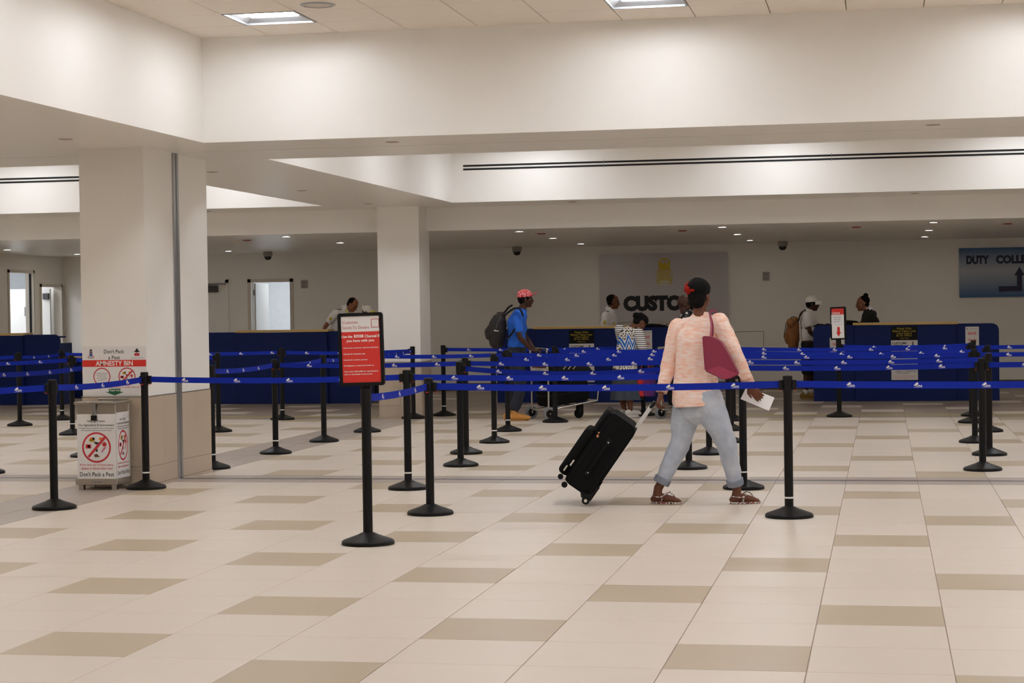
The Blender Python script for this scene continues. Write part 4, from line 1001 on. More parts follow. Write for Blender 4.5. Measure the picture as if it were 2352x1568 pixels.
def add_torso(bm, P, C, N, lp, lc, rad, ease=0.0, start=0):
    pts = torso_pts(V(P), V(C), V(N)); ax = [V(lp), V(lp), (V(lp) + V(lc)).normalized(), V(lc), V(lc), V(lc)]
    rr = [(a + ease, b + ease) for a, b in rad]
    loft(bm, pts[start:], rr[start:], ax[start:], 20, 4)
MALE = [(0.13, 0.10), (0.160, 0.112), (0.142, 0.100), (0.168, 0.114), (0.150, 0.088), (0.062, 0.056)]
FEM = [(0.14, 0.11), (0.170, 0.120), (0.132, 0.096), (0.150, 0.108), (0.128, 0.080), (0.054, 0.050)]
def finish(name, bm, voxel, m, parent=None, sm=4, wr=None, cuts=None):
    me = remesh(bm, voxel, sm)
    if wr: wrinkle(me, *wr)
    if cuts: cut(me, cuts)
    return me_obj(name, me, m, parent, True)
def local(J, o): return {k: (V(v) - o) for k, v in J.items()}
def body(J, hv, hands, rad, skin, label, vox=0.0055, s=1.0, hs=1.0, neckr=0.052, feet=True, bare=True):
    """one continuous skin figure; J world joints, hv = (forward, up) of the head; returns the person and joints in its own frame"""
    o = V((J['P'].x, J['P'].y, 0)); j = local(J, o); bm = bmesh.new()
    lc = (j['SR'] - j['SL']).normalized(); lp = (j['HR'] - j['HL']).normalized()
    add_torso(bm, j['P'], j['C'], j['N'], lp, lc, rad)
    Ph = add_head(bm, j['H'], hv[0], hv[1], hs)
    loft(bm, [j['N'] - (j['N'] - j['C']) * 0.15, j['N'].lerp(Ph(0, -0.02, -0.06), 0.5), Ph(0, -0.015, -0.02)], [0.066 * s, neckr * s, 0.05 * s], None, 14, 4)
    for q, sd in (('R', 1), ('L', -1)):
        loft(bm, [j['C'].lerp(j['N'], 0.7), j['S' + q] ], [0.05 * s, 0.045 * s], None, 10, 4)
        add_arm(bm, j['S' + q], j['E' + q], j['W' + q], s)
        if hands.get(q): add_hand(bm, j['W' + q], hands[q][0], hands[q][1], hands[q][2], hands[q][3] if len(hands[q]) > 3 else (0.35, 0.5, 0.4), s)
        if ('K' + q) in j:
            add_leg(bm, j['H' + q], j['K' + q], j['A' + q], s)
            if feet: add_foot(bm, j['A' + q], j['T' + q], s)
    p = finish('person', bm, vox, skin, None, 3); p.location = o
    tag(p, label, 'person'); return p, j, lc, lp, Ph
def sleeve(bm, sh, el, wr, t, r0, r1, r2=None):
    """sleeve down to fraction t (0..2) of the arm"""
    sh, el, wr = V(sh), V(el), V(wr)
    if t <= 1: e = sh.lerp(el, t); loft(bm, [sh, sh.lerp(e, 0.5), e], [r0, (r0 + r1) / 2 + 0.004, r1], None, 14, 4)
    else: e = el.lerp(wr, t - 1); loft(bm, [sh, sh.lerp(el, 0.5), el, el.lerp(e, 0.5), e], [r0, r0 * 0.95, (r0 + r1) / 2, r1 * 1.05, r2 or r1], None, 14, 4)
def hair_cap(name, Ph, s, m, parent, lift=0.008, back=0.016, nape=True, extra=(), vox=0.006, f=None, u=None, front=-0.0):
    bm = bmesh.new(); f_, u_, r = frame(f, u); M = Matrix((r, f_, u_)).transposed()
    ellip(bm, Ph(0, -0.012 - back, 0.04 + lift), [0.079 * s, 0.094 * s, 0.083 * s], M, 20, 14)
    if nape: ellip(bm, Ph(0, -0.052, -0.005), [0.068 * s, 0.056 * s, 0.07 * s], M, 16, 12)
    for a, b, d, rr in extra: ellip(bm, Ph(a, b, d), [x * s for x in rr], M, 14, 10)
    me = remesh(bm, vox, 3); wrinkle(me, 0.004, 45)
    return me_obj(name, me, m, parent, True)
def eyes(Ph, parent, s=1.0):
    for k in (-1, 1):
        bm = bmesh.new(); ellip(bm, Ph(k * 0.032, 0.078, -0.006), (0.0105 * s,) * 3, None, 10, 8); bm_obj('eye', bm, EYEM, parent, True)
def brows(Ph, parent, s=1.0):
    for k in (-1, 1):
        bm = bmesh.new(); loft(bm, [Ph(k * 0.016, 0.092, 0.02), Ph(k * 0.034, 0.088, 0.026), Ph(k * 0.052, 0.074, 0.022)], [0.0035 * s] * 3, None, 6, 2); bm_obj('eyebrow', bm, HAIR, parent, True)
def shoe(an, toe, m, parent, L=0.27, h=0.10, sole=None, name='shoe', w=0.048):
    an, toe = V(an), V(toe); d = toe - an; d.z = 0; d.normalize(); side = V((0, 0, 1)).cross(d)
    g = lambda a, z: V((an.x, an.y, 0)) + d * a + V((0, 0, z))
    bm = bmesh.new()
    loft(bm, [g(-0.06, 0.052), g(0.0, 0.058), g(0.08, 0.052), g(0.15, 0.044), g(L - 0.075, 0.04)], [(w * 0.8, 0.048), (w * 0.9, 0.055), (w, 0.044), (w * 1.05, 0.036), (w * 0.8, 0.026)], side, 12, 3)
    loft(bm, [g(-0.015, 0.05), g(-0.01, h)], [(w * 0.85, 0.052), (w * 0.8, 0.05)], side, 12, 3)
    sh = finish(name, bm, 0.007, m, parent, 2)
    bm = bmesh.new(); n = 20; top, bot = [], []
    for i in range(n):
        a = 2 * PI * i / n; x = (L - 0.0) / 2 * math.cos(a) + (L / 2 - 0.085); y = w * 1.1 * math.sin(a) * (1 - 0.12 * math.cos(a))
        q = g(x, 0) + side * y; top.append(bm.verts.new(q + V((0, 0, 0.026)))); bot.append(bm.verts.new(q + V((0, 0, 0.001))))
    bm.faces.new(top); bm.faces.new(list(reversed(bot)))
    for i in range(n): bm.faces.new((bot[i], bot[(i + 1) % n], top[(i + 1) % n], top[i]))
    bm_obj('sole', bm, sole or RUBBER, sh)
    return sh
def cap_hat(Ph, f, u, s, m, parent, tilt=0.0, backwards=False, name='cap'):
    f_, u_, r = frame(f, u); M = Matrix((r, f_, u_)).transposed(); bm = bmesh.new(); sg = -1 if backwards else 1
    ellip(bm, Ph(0, -0.012, 0.045), [0.086 * s, 0.106 * s, 0.088 * s], M, 24, 16)
    me = remesh(bm, 0.006, 2); cut(me, [(Ph(0, 0.0, 0.028), -(u_ + f_ * 0.12 * -1))])
    c = me_obj(name, me, m, parent, True)
    bm = bmesh.new(); n = 14; rows = []
    for i in range(n + 1):
        a = PI * i / n; ca, sa = math.cos(a), math.sin(a)
        row = []
        for q in (0.0, 0.5, 1.0):
            x = 0.078 * ca * (1 - 0.05 * q); yy = sg * (0.045 + 0.035 * sa + 0.085 * q * sa ** 0.7); z = 0.040 + tilt * q - 0.040 * ca * ca * (0.3 + q)
            row.append(Ph(x, yy, z))
        rows.append(row)
    for off in (0, 1):
        vs = [[bm.verts.new(p + u_ * (0.010 * off)) for p in r_] for r_ in rows]
        for a, b in zip(vs, vs[1:]):
            for k in (0, 1): 
                try: bm.faces.new((a[k], a[k + 1], b[k + 1], b[k]) if off else (a[k], b[k], b[k + 1], a[k + 1]))
                except ValueError: pass
    bm_obj('cap_peak', bm, m, c, True)
    return c

# ---- 1: the walking woman
Y0 = 6.70
J = dict(P=at(1598, 908, Y0), C=at(1602, 790, Y0 - 0.01), N=at(1610, 722, Y0), H=at(1606, 681, Y0 + 0.01),
         SL=at(1556, 756, Y0 + 0.07), SR=at(1654, 744, Y0 - 0.05), EL=at(1538, 832, Y0 + 0.10), WL=at(1518, 904, Y0 + 0.03),
         ER=at(1690, 815, Y0 - 0.10), WR=at(1722, 884, Y0 + 0.04), HL=at(1582, 918, Y0 + 0.06), HR=at(1622, 916, Y0 - 0.06),
         KL=at(1562, 1018, Y0 + 0.06), AL=at(1512, 1116, 6.74), TL=at(1562, 1150, 6.72), KR=at(1667, 1014, Y0 - 0.05), AR=at(1693, 1122, 6.74), TR=at(1742, 1150, 6.80))
J['AL'].z = 0.115; J['AR'].z = 0.10
hv = (V((0.25, 0.95, -0.06)), V((-0.04, 0, 1)))
woman, j, lc, lp, Ph = body(J, hv, {'L': (at(1504, 946, 6.66) - J['WL'], V((0.75, 0.1, -0.5)), 1, (0.7, 0.9, 0.7)), 'R': (at(1748, 918, Y0 + 0.05) - J['WR'], V((0.35, 0.9, -0.3)), -1, (0.25, 0.45, 0.3))}, FEM, SK_DEEP,
    'person walking away in a pink shirt and pale jeans, pulling a black suitcase', 0.0048)
def shirt_c(nt):
    tc = nt.nodes.new('ShaderNodeTexCoord'); mp = nt.nodes.new('ShaderNodeMapping'); mp.inputs['Scale'].default_value = (9, 9, 34); nt.links.new(tc.outputs['Object'], mp.inputs[0])
    nz = nt.nodes.new('ShaderNodeTexNoise'); nz.inputs['Scale'].default_value = 1.6; nz.inputs['Detail'].default_value = 6; nt.links.new(mp.outputs[0], nz.inputs[0])
    return ramp(nt, nz.outputs[0], [(0.3, (240, 186, 162)), (0.45, (242, 206, 188)), (0.58, (244, 220, 209)), (0.75, (244, 231, 225))], 'LINEAR')
SHIRT = pattern_mat('pink_slub_cloth', shirt_c, 0.85)
bm = bmesh.new()
SR_ = [(0.205, 0.155), (0.208, 0.156), (0.178, 0.138), (0.172, 0.130), (0.148, 0.098), (0.066, 0.060)]
pts = torso_pts(j['P'], j['C'], j['N']); pts[0] = j['P'] + V((0.0, 0.0, -0.12))
loft(bm, pts, SR_, [lp, lp, (lp + lc).normalized(), lc, lc, lc], 22, 4)
for q in 'LR': loft(bm, [j['C'].lerp(j['N'], 0.72), j['S' + q]], [0.068, 0.064], None, 12, 4)
P_ = j['P']
sh = finish('shirt', bm, 0.006, SHIRT, woman, 4, (0.009, 7.0, (1, 1, 0.55), 3.0), [(P_ + V((0, 0, -0.078)), V((0.06, 0, -1)).normalized()), (P_ + V((0.075, 0, -0.074)), V((0.95, 0, -1)).normalized()), (P_ + V((-0.165, 0, -0.080)), V((-1.2, 0, -1)).normalized()), (j['N'] + V((0, 0, 0.012)), V((0, 0.2, 1)))])
for q in 'LR':
    bm = bmesh.new(); sleeve(bm, j['S' + q] - (j['E' + q] - j['S' + q]) * 0.06, j['E' + q], j['W' + q], 1.80, 0.071, 0.054, 0.045)
    sl = finish('sleeve', bm, 0.006, SHIRT, sh, 4, (0.007, 9.0, (1, 1, 1), 5.0))
    bm = bmesh.new(); e = j['E' + q].lerp(j['W' + q], 0.96); e0 = j['E' + q].lerp(j['W' + q], 0.72); loft(bm, [e0, e], [0.050, 0.046], None, 16, 3, False); bmesh.ops.solidify(bm, geom=bm.faces[:], thickness=0.003); bm_obj('cuff', bm, SHIRT, sl, True)
bm = bmesh.new(); loft(bm, [j['N'] + V((0, 0, -0.02)), j['N'] + V((0, 0.005, 0.014))], [(0.066, 0.062), (0.058, 0.056)], lc, 18, 3, False); bm_obj('collar_band', bm, SHIRT, sh, True)
def jean_c(nt):
    tc = nt.nodes.new('ShaderNodeTexCoord'); nz = nt.nodes.new('ShaderNodeTexNoise'); nz.inputs['Scale'].default_value = 7; nz.inputs['Detail'].default_value = 6; nt.links.new(tc.outputs['Object'], nz.inputs[0])
    return ramp(nt, nz.outputs[0], [(0.25, (160, 168, 184)), (0.5, (180, 188, 202)), (0.75, (200, 207, 217))], 'LINEAR')
JEAN = pattern_mat('pale_denim', jean_c, 0.85)
bm = bmesh.new(); loft(bm, [j['P'] + V((0, 0, 0.08)), j['P'] + V((0, 0, -0.02)), j['P'] + V((0.0, 0, -0.10))], [(0.165, 0.128), (0.182, 0.142), (0.155, 0.125)], lp, 20, 4)
for q, sg in (('L', -1), ('R', 1)):
    loft(bm, [j['H' + q] + V((0, 0, 0.02)), j['H' + q].lerp(j['K' + q], 0.4), j['K' + q], j['K' + q].lerp(j['A' + q], 0.45), j['A' + q] + (j['K' + q] - j['A' + q]) * 0.24], [0.122, 0.110, 0.080, 0.068, 0.056], V((0, 1, 0)), 18, 4)
jn = finish('jeans', bm, 0.006, JEAN, woman, 4, (0.006, 9.0, (1, 1, 1.5), 9.0))
for q in 'LR':
    bm = bmesh.new(); a = j['A' + q].lerp(j['K' + q], 0.115); d = (j['K' + q] - a).normalized(); loft(bm, [a, a + d * 0.012, a + d * 0.05], [0.063, 0.066, 0.067], None, 18, 3, False); bmesh.ops.solidify(bm, geom=bm.faces[:], thickness=0.004); bm_obj('cuff', bm, JEAN, jn, True)
hr = hair_cap('hair', Ph, 1.08, HAIR, woman, 0.018, 0.014, True, [(0, -0.05, 0.06, (0.08, 0.066, 0.07)), (0, -0.06, -0.03, (0.064, 0.046, 0.06)), (0, 0.0, 0.06, (0.082, 0.09, 0.076))], 0.005, *hv)
bm = bmesh.new(); f_, u_, r_ = frame(*hv); M = Matrix((r_, f_, u_)).transposed()
for a, b, d, rr in ((-0.060, -0.035, 0.062, (0.040, 0.055, 0.050)), (-0.040, -0.070, 0.052, (0.040, 0.045, 0.040)), (-0.012, -0.088, 0.044, (0.034, 0.036, 0.024))): ellip(bm, Ph(a, b, d) , [x * 1.08 for x in rr], M, 14, 10)
me = remesh(bm, 0.005, 2); wrinkle(me, 0.006, 60); me_obj('dyed_hair', me, mat('hair_red', (150, 28, 16), 0.75, spec=0.15, var=0.5, scale=60, bump=0.5, bscale=160), hr, True)
def sandal(an, toe, parent, rise=0.0):
    d = toe - an; d.z = 0; d.normalize(); side = V((0, 0, 1)).cross(d); g = lambda a, y, z: V((an.x, an.y, 0)) + d * a + side * y + V((0, 0, z + rise * max(a, 0)))
    bm = bmesh.new(); n = 22; top, bot = [], []
    for i in range(n):
        a = 2 * PI * i / n; x = 0.123 * math.cos(a) + 0.065; y = 0.043 * math.sin(a) * (1 + 0.18 * math.cos(a)); q = g(x, y, 0)
        top.append(bm.verts.new(q + V((0, 0, 0.016)))); bot.append(bm.verts.new(q + V((0, 0, 0.002))))
    bm.faces.new(top); bm.faces.new(list(reversed(bot)))
    for i in range(n): bm.faces.new((bot[i], bot[(i + 1) % n], top[(i + 1) % n], top[i]))
    def dots(nt):
        tc = nt.nodes.new('ShaderNodeTexCoord'); vo = nt.nodes.new('ShaderNodeTexVoronoi'); vo.inputs['Scale'].default_value = 90; nt.links.new(tc.outputs['Object'], vo.inputs[0])
        return ramp(nt, vo.outputs['Distance'], [(0.0, (232, 228, 224)), (0.5, (70, 58, 56)), (0.7, (160, 70, 70))])
    DM = pattern_mat('beaded_strap', dots, 0.5)
    s = bm_obj('sandal', bm, DM, parent)
    bm = bmesh.new()
    loft(bm, [g(-0.05, 0.0, 0.062), g(-0.03, 0.037, 0.058), g(0.03, 0.047, 0.055), g(0.075, 0.036, 0.085), g(0.088, 0.0, 0.094), g(0.075, -0.036, 0.085), g(0.03, -0.047, 0.055), g(-0.03, -0.037, 0.058), g(-0.05, 0.0, 0.062)], [(0.004, 0.0045)] * 9, None, 8, 3)
    for sg in (-1, 1): loft(bm, [g(0.04, sg * 0.047, 0.056), g(0.035, sg * 0.045, 0.03), g(0.03, sg * 0.043, 0.012)], [0.005] * 3, None, 8, 2)
    loft(bm, [g(0.088, 0, 0.092), g(0.12, 0.0, 0.066), g(0.15, 0.004, 0.018)], [0.005] * 3, None, 8, 3)
    bm_obj('strap', bm, DM, s, True)
sandal(j['AL'], j['TL'], woman); sandal(j['AR'], j['TR'], woman)

# handbag on her shoulder and the paper in her hand
MAROON = mat('maroon_leather', (136, 40, 68), 0.42, var=0.06, scale=9, bump=0.05, bscale=200)
o0 = at(1650, 830, Y0 - 0.30)
t = thing('handbag', 'maroon leather shoulder bag hanging at the back of the walking woman', 'handbag', o0)
bm = bmesh.new()
pf = [at(x, y, Y0 - 0.33) - o0 for x, y in ((1612, 771), (1634, 773), (1655, 784), (1672, 812), (1698, 860), (1680, 869), (1663, 873), (1618, 852))]
pb = [at(x, y, Y0 - 0.33) - o0 + V((0.02, 0.14, 0.0)) for x, y in ((1614, 772), (1634, 774), (1652, 786), (1668, 814), (1690, 857), (1678, 862), (1662, 864), (1622, 848))]
a = [bm.verts.new(p) for p in pf]; b = [bm.verts.new(p) for p in pb]; n = len(a)
fs = [bm.faces.new(a), bm.faces.new(list(reversed(b)))] + [bm.faces.new((a[(i + 1) % n], a[i], b[i], b[(i + 1) % n])) for i in range(n)]
bmesh.ops.recalc_face_normals(bm, faces=fs); bmesh.ops.bevel(bm, geom=bm.edges[:], offset=0.008, segments=2, affect='EDGES')
bm_obj('bag_body', bm, MAROON, t)
bm = bmesh.new(); q = [at(x, y, Y0 - 0.338) - o0 for x, y in ((1620, 850), (1652, 840), (1694, 859), (1678, 867), (1663, 871))]
f = bm.faces.new([bm.verts.new(p) for p in q]); r = bmesh.ops.extrude_face_region(bm, geom=[f]); bmesh.ops.translate(bm, vec=(0, 0.006, 0), verts=[v for v in r['geom'] if isinstance(v, bmesh.types.BMVert)]); bmesh.ops.recalc_face_normals(bm, faces=bm.faces)
bm_obj('bottom_panel', bm, mat('maroon_panel', (158, 52, 82), 0.4, var=0.05), t)
bm = bmesh.new(); loft(bm, [at(1632, 774, Y0 - 0.30) - o0, at(1634, 745, Y0 - 0.20) - o0, at(1631, 718, Y0 - 0.10) - o0, at(1640, 712, Y0 - 0.02) - o0, at(1648, 724, Y0 + 0.06) - o0], [(0.003, 0.008)] * 5, V((0, 1, 0)), 8, 4)
loft(bm, [at(1636, 776, Y0 - 0.20) - o0, at(1637, 750, Y0 - 0.16) - o0, at(1633, 730, Y0 - 0.12) - o0], [(0.003, 0.008)] * 3, V((0, 1, 0)), 8, 4)
bm_obj('strap', bm, MAROON, t, True)
o0 = at(1740, 916, Y0 + 0.10); bm = bmesh.new()
q = [at(x, y, Y) - o0 for x, y, Y in ((1714, 889, Y0 + 0.13), (1779, 913, Y0 + 0.16), (1766, 943, Y0 + 0.10), (1701, 916, Y0 + 0.08))]
f = bm.faces.new([bm.verts.new(p) for p in q]); r = bmesh.ops.extrude_face_region(bm, geom=[f]); bmesh.ops.translate(bm, vec=(0, 0.004, 0.001), verts=[v for v in r['geom'] if isinstance(v, bmesh.types.BMVert)]); bmesh.ops.recalc_face_normals(bm, faces=bm.faces)
o = bm_obj('paper', bm, PAPER); o.location = o0; tag(o, 'folded white papers held in the right hand of the walking woman', 'paper')

# ---- 2: the man in blue
Y0 = 17.62
J = dict(P=at(1188, 806, Y0), C=at(1187, 742, Y0), N=at(1199, 711, Y0), H=at(1207, 686, Y0), SL=at(1191, 724, Y0 + 0.17), SR=at(1186, 726, Y0 - 0.17),
         ER=at(1194, 773, Y0 - 0.24), WR=at(1217, 800, Y0 - 0.14), EL=at(1206, 772, Y0 + 0.22), WL=at(1226, 800, Y0 + 0.12), HL=at(1190, 815, Y0 + 0.09), HR=at(1185, 815, Y0 - 0.09),
         KL=at(1180, 884, Y0 + 0.10), AL=at(1172, 948, Y0 + 0.10), TL=at(1192, 960, Y0 + 0.12), KR=at(1195, 884, Y0 - 0.09), AR=at(1184, 948, 17.56), TR=at(1208, 962, 17.58))
J['AL'].z = J['AR'].z = 0.10
hv = (V((0.97, 0.28, 0.0)), V((0.02, 0, 1)))
p, j, lc, lp, Ph = body(J, hv, {'R': (V((0.7, 0.2, -0.35)), V((0.2, 0.1, -1)), 1, (0.5, 0.7, 0.5)), 'L': (V((0.7, -0.1, -0.3)), V((0.2, 0, -1)), -1, (0.5, 0.7, 0.5))}, MALE, SK_DARK, 'person in a blue t-shirt and red dotted cap pushing a luggage trolley', 0.006)
TEE = mat('blue_tshirt', (30, 96, 204), 0.85, var=0.06, scale=10, bump=0.15, bscale=30)
bm = bmesh.new(); add_torso(bm, j['P'] + V((0, 0, 0.09)), j['C'], j['N'], lp, lc, MALE, 0.017, 1)
for q in 'LR': loft(bm, [j['C'].lerp(j['N'], 0.7), j['S' + q]], [0.064, 0.062], None, 12, 4); sleeve(bm, j['S' + q], j['E' + q], j['W' + q], 0.64, 0.070, 0.066)
finish('t_shirt', bm, 0.008, TEE, p, 3, (0.008, 9.0, (1, 1, 0.7), 1.0), [(j['N'] + V((0, 0, 0.02)), V((0.35, 0, 1)))])
DENIM = mat('dark_denim', (34, 38, 50), 0.85, var=0.12, scale=8, bump=0.15, bscale=40)
def trousers(j, lp, m, parent, r=(0.105, 0.085, 0.075), end=0.10, name='trousers', hip=(0.168, 0.122), vox=0.008, wr=(0.006, 8.0)):
    bm = bmesh.new(); loft(bm, [j['P'] + V((0, 0, 0.05)), j['P'], j['P'] + V((0, 0, -0.10))], [hip, hip, (hip[0] * 0.9, hip[1] * 0.95)], lp, 18, 4)
    for q in 'LR': loft(bm, [j['H' + q], j['H' + q].lerp(j['K' + q], 0.45), j['K' + q], j['K' + q].lerp(j['A' + q], 0.5), j['A' + q] + V((0, 0, end))], [r[0], r[0] * 0.95, r[1], r[2] * 1.05, r[2]], V((0, 1, 0)), 16, 4)
    return finish(name, bm, vox, m, parent, 3, wr)
trousers(j, lp, DENIM, p)
TANB = mat('tan_leather', (196, 136, 62), 0.65, var=0.1, scale=14); 
for q in 'LR': shoe(j['A' + q], j['T' + q], TANB, p, 0.26, 0.13, mat('boot_sole', (150, 104, 52), 0.7), 'boot', 0.05)
def dotcap(nt):
    tc = nt.nodes.new('ShaderNodeTexCoord'); vo = nt.nodes.new('ShaderNodeTexVoronoi'); vo.inputs['Scale'].default_value = 58; vo.inputs['Randomness'].default_value = 0.25; nt.links.new(tc.outputs['Object'], vo.inputs[0])
    return ramp(nt, vo.outputs['Distance'], [(0.0, (236, 214, 210)), (0.36, (200, 36, 52)), (0.9, (200, 36, 52))])
cap_hat(Ph, *hv, 1.0, pattern_mat('red_dotted_cloth', dotcap), p, 0.05)
hair_cap('hair', Ph, 1.0, HAIR, p, -0.022, 0.006, True, (), 0.007, *hv)
eyes(Ph, p)
# ---- backpacks
def backpack(name, label, c, w, d, h, m, tilt, straps, J_, m2, roll=False):
    t = thing(name, label, 'backpack', c)
    bm = bmesh.new(); R3 = Matrix.Rotation(tilt, 3, 'Y')
    T = lambda x, y, z: R3 @ V((x, y, z))
    loft(bm, [T(0, 0, -h / 2), T(-0.01, 0, -h * 0.25), T(-0.015, 0, h * 0.1), T(0.0, 0, h * 0.34), T(0.02, 0, h / 2)], [(d * 0.40, w * 0.42), (d * 0.5, w * 0.5), (d * 0.48, w * 0.5), (d * 0.38, w * 0.45), (d * 0.18, w * 0.3)], V((1, 0, 0)), 18, 4)
    finish('bag_body', bm, 0.008, m, t, 3, (0.006, 14.0))
    bm = bmesh.new(); loft(bm, [T(-d * 0.42, 0, -h * 0.40), T(-d * 0.50, 0, -h * 0.2), T(-d * 0.46, 0, h * 0.0)], [(d * 0.16, w * 0.36), (d * 0.2, w * 0.38), (d * 0.12, w * 0.32)], V((1, 0, 0)), 14, 4); finish('front_pocket', bm, 0.008, m, t, 2, (0.004, 20.0))
    bm = bmesh.new(); loft(bm, [T(-0.05, 0, h * 0.5), T(-0.04, 0, h * 0.57), T(0.03, 0, h * 0.57), T(0.04, 0, h * 0.48)], [0.007] * 4, None, 8, 4); bm_obj('carry_loop', bm, m2, t, True)
    for s_ in straps:
        bm = bmesh.new(); loft(bm, [V(q) - V(c) for q in s_], [(0.022, 0.013)] * len(s_), V((0, 1, 0)), 10, 4); bm_obj('strap', bm, m2, t, True)
    if roll:
        bm = bmesh.new(); loft(bm, [T(-0.05, -w * 0.5, h * 0.34), T(-0.05, 0, h * 0.36), T(-0.05, w * 0.5, h * 0.34)], [0.07, 0.075, 0.07], None, 14, 3); finish('rolled_top', bm, 0.008, m, t, 2, (0.004, 18.0))
        for yy in (-0.06, 0.06):
            bm = bmesh.new(); loft(bm, [T(-0.125, yy, h * 0.34), T(-d * 0.62, yy, h * 0.1), T(-d * 0.70, yy, -h * 0.2)], [(0.012, 0.004)] * 3, V((0, 1, 0)), 8, 3); bm_obj('buckle_strap', bm, m2, t, True)
    else:
        bm = bmesh.new(); loft(bm, [T(d * 0.1, -w * 0.36, h * 0.42), T(d * 0.02, -w * 0.5, h * 0.2), T(0, -w * 0.52, -h * 0.1)], [0.006] * 3, None, 8, 4); bm_obj('zip', bm, mat('zip_grey', (92, 92, 92), 0.4, 0.6), t, True)
        bm = bmesh.new(); box(bm, -0.03, 0.035, -w * 0.53 - 0.006, -w * 0.53, -h * 0.12, -h * 0.09, 0.002, 1); box(bm, -0.03, -0.012, -w * 0.53 - 0.006, -w * 0.53, -h * 0.12, -h * 0.06, 0.002, 1); bm_obj('zip_pull', bm, WHITE, t)
    return t
PACK = mat('pack_charcoal', (38, 33, 33), 0.8, var=0.25, scale=26, bump=0.2, bscale=60)
c = at(1145, 753, Y0 + 0.0)
straps = [[at(1160, 724, Y0 - 0.14), at(1170, 715, Y0 - 0.22), at(1182, 708, Y0 - 0.235), at(1194, 709, Y0 - 0.25), at(1201, 724, Y0 - 0.25)], [at(1157, 720, Y0 + 0.12), at(1168, 706, Y0 + 0.14), at(1176, 701, Y0 + 0.15)],
          [at(1164, 778, Y0 - 0.16), at(1173, 769, Y0 - 0.24), at(1182, 756, Y0 - 0.25)]]
backpack('backpack', 'dark grey backpack on the back of the man in blue', c, 0.29, 0.26, 0.365, PACK, 0.18, straps, J, BLACKP)

# ---- 3: officer bending over the left counter
Y0 = 23.75
J = dict(P=at(768, 822, Y0), C=at(781, 737, Y0), N=at(795, 712, Y0), H=at(810, 700, Y0 - 0.02), SL=at(797, 718, Y0 + 0.19), SR=at(772, 719, Y0 - 0.17), ER=at(746, 752, Y0 - 0.22), WR=at(752, 785, Y0 - 0.1),
         EL=at(806, 750, Y0 + 0.2), WL=at(815, 775, Y0), HL=at(771, 830, Y0 + 0.09), HR=at(765, 830, Y0 - 0.09), KL=at(771, 880, Y0 + 0.1), KR=at(765, 880, Y0 - 0.1), AL=at(770, 918, Y0 + 0.1), AR=at(764, 918, Y0 - 0.1), TL=at(785, 921, Y0 + 0.1), TR=at(780, 921, Y0 - 0.1))
for q in 'LR': J['A' + q].z = 0.1; J['K' + q].z = 0.48; J['H' + q].z = 0.86
J['P'].z = 0.95
hv = (V((0.80, -0.30, -0.52)), V((0.5, 0, 0.85)))
p, j, lc, lp, Ph = body(J, hv, {'R': (V((0.4, 0, -0.8)), V((0.8, 0, 0)), 1), 'L': (V((0.4, -0.3, -0.6)), V((0.3, 0, -0.8)), -1)}, MALE, SK_MID, 'person in a white uniform shirt bending over the counter behind the red sign', 0.0065)
UNI = mat('uniform_white', (232, 232, 236), 0.8, var=0.03, scale=10, bump=0.12, bscale=26); NAVYC = mat('navy_cloth', (28, 30, 44), 0.85, var=0.1)
EPM = mat('epaulette', (40, 38, 32), 0.7, var=0.4, scale=60); PATCH = mat('sleeve_patch', (208, 182, 62), 0.7, var=0.3, scale=80); LAN = mat('lanyard_yellow', (226, 220, 70), 0.6)
def uniform(j, lc, lp, p, sl=0.55, rad=MALE, ease=0.016, vox=0.008):
    bm = bmesh.new(); add_torso(bm, j['P'], j['C'], j['N'], lp, lc, rad, ease)
    for q in 'LR': loft(bm, [j['C'].lerp(j['N'], 0.7), j['S' + q]], [0.064, 0.064], None, 12, 4); sleeve(bm, j['S' + q], j['E' + q], j['W' + q], sl, 0.070, 0.066)
    return finish('shirt', bm, vox, UNI, p, 3, (0.008, 8.0), [(j['N'] + V((0, 0, 0.03)), V((0.3, 0, 1)))])
def shoulder_marks(j, sh, lc, q='R'):
    d = (j['E' + q] - j['S' + q]).normalized(); a = j['C'].lerp(j['N'], 0.72); b = j['S' + q]
    bm = bmesh.new(); loft(bm, [a.lerp(b, 0.45) + V((0, 0, 0.062)), a.lerp(b, 1.0) + V((0, 0, 0.066))], [(0.026, 0.006), (0.028, 0.006)], lc.cross(V((0, 0, 1))), 10, 3); bm_obj('epaulette', bm, EPM, sh, True)
    c = j['S' + q].lerp(j['E' + q], 0.42); n = V((0, -1, 0)); n = (n - d * n.dot(d)).normalized()
    bm = bmesh.new(); M = Matrix((d.cross(n), n, d)).transposed(); ellip(bm, c + n * 0.067, (0.026, 0.006, 0.034), M, 12, 8); bm_obj('sleeve_patch', bm, PATCH, sh, True)
sh = uniform(j, lc, lp, p); shoulder_marks(j, sh, lc)
bm = bmesh.new(); loft(bm, [j['N'] + V((-0.05, -0.04, 0.045)), j['N'] + V((0.02, -0.075, 0.0)), j['N'] + V((0.06, -0.09, -0.07)), j['N'] + V((0.10, -0.09, -0.16))], [(0.010, 0.004)] * 4, V((1, 0, 0)), 8, 4); bm_obj('lanyard', bm, LAN, sh, True)
bm = bmesh.new(); loft(bm, [j['N'] + V((-0.06, 0, 0.02)), j['N'] + V((0.03, 0, 0.045))], [(0.066, 0.072), (0.058, 0.062)], lc, 16, 3, False); bm_obj('collar', bm, UNI, sh, True)
trousers(j, lp, NAVYC, p, end=0.02)
hair_cap('hair', Ph, 1.0, HAIR, p, -0.004, 0.012, True, (), 0.007, *hv); eyes(Ph, p); brows(Ph, p)
for q in 'LR': shoe(j['A' + q], j['T' + q], BLACKP, p)

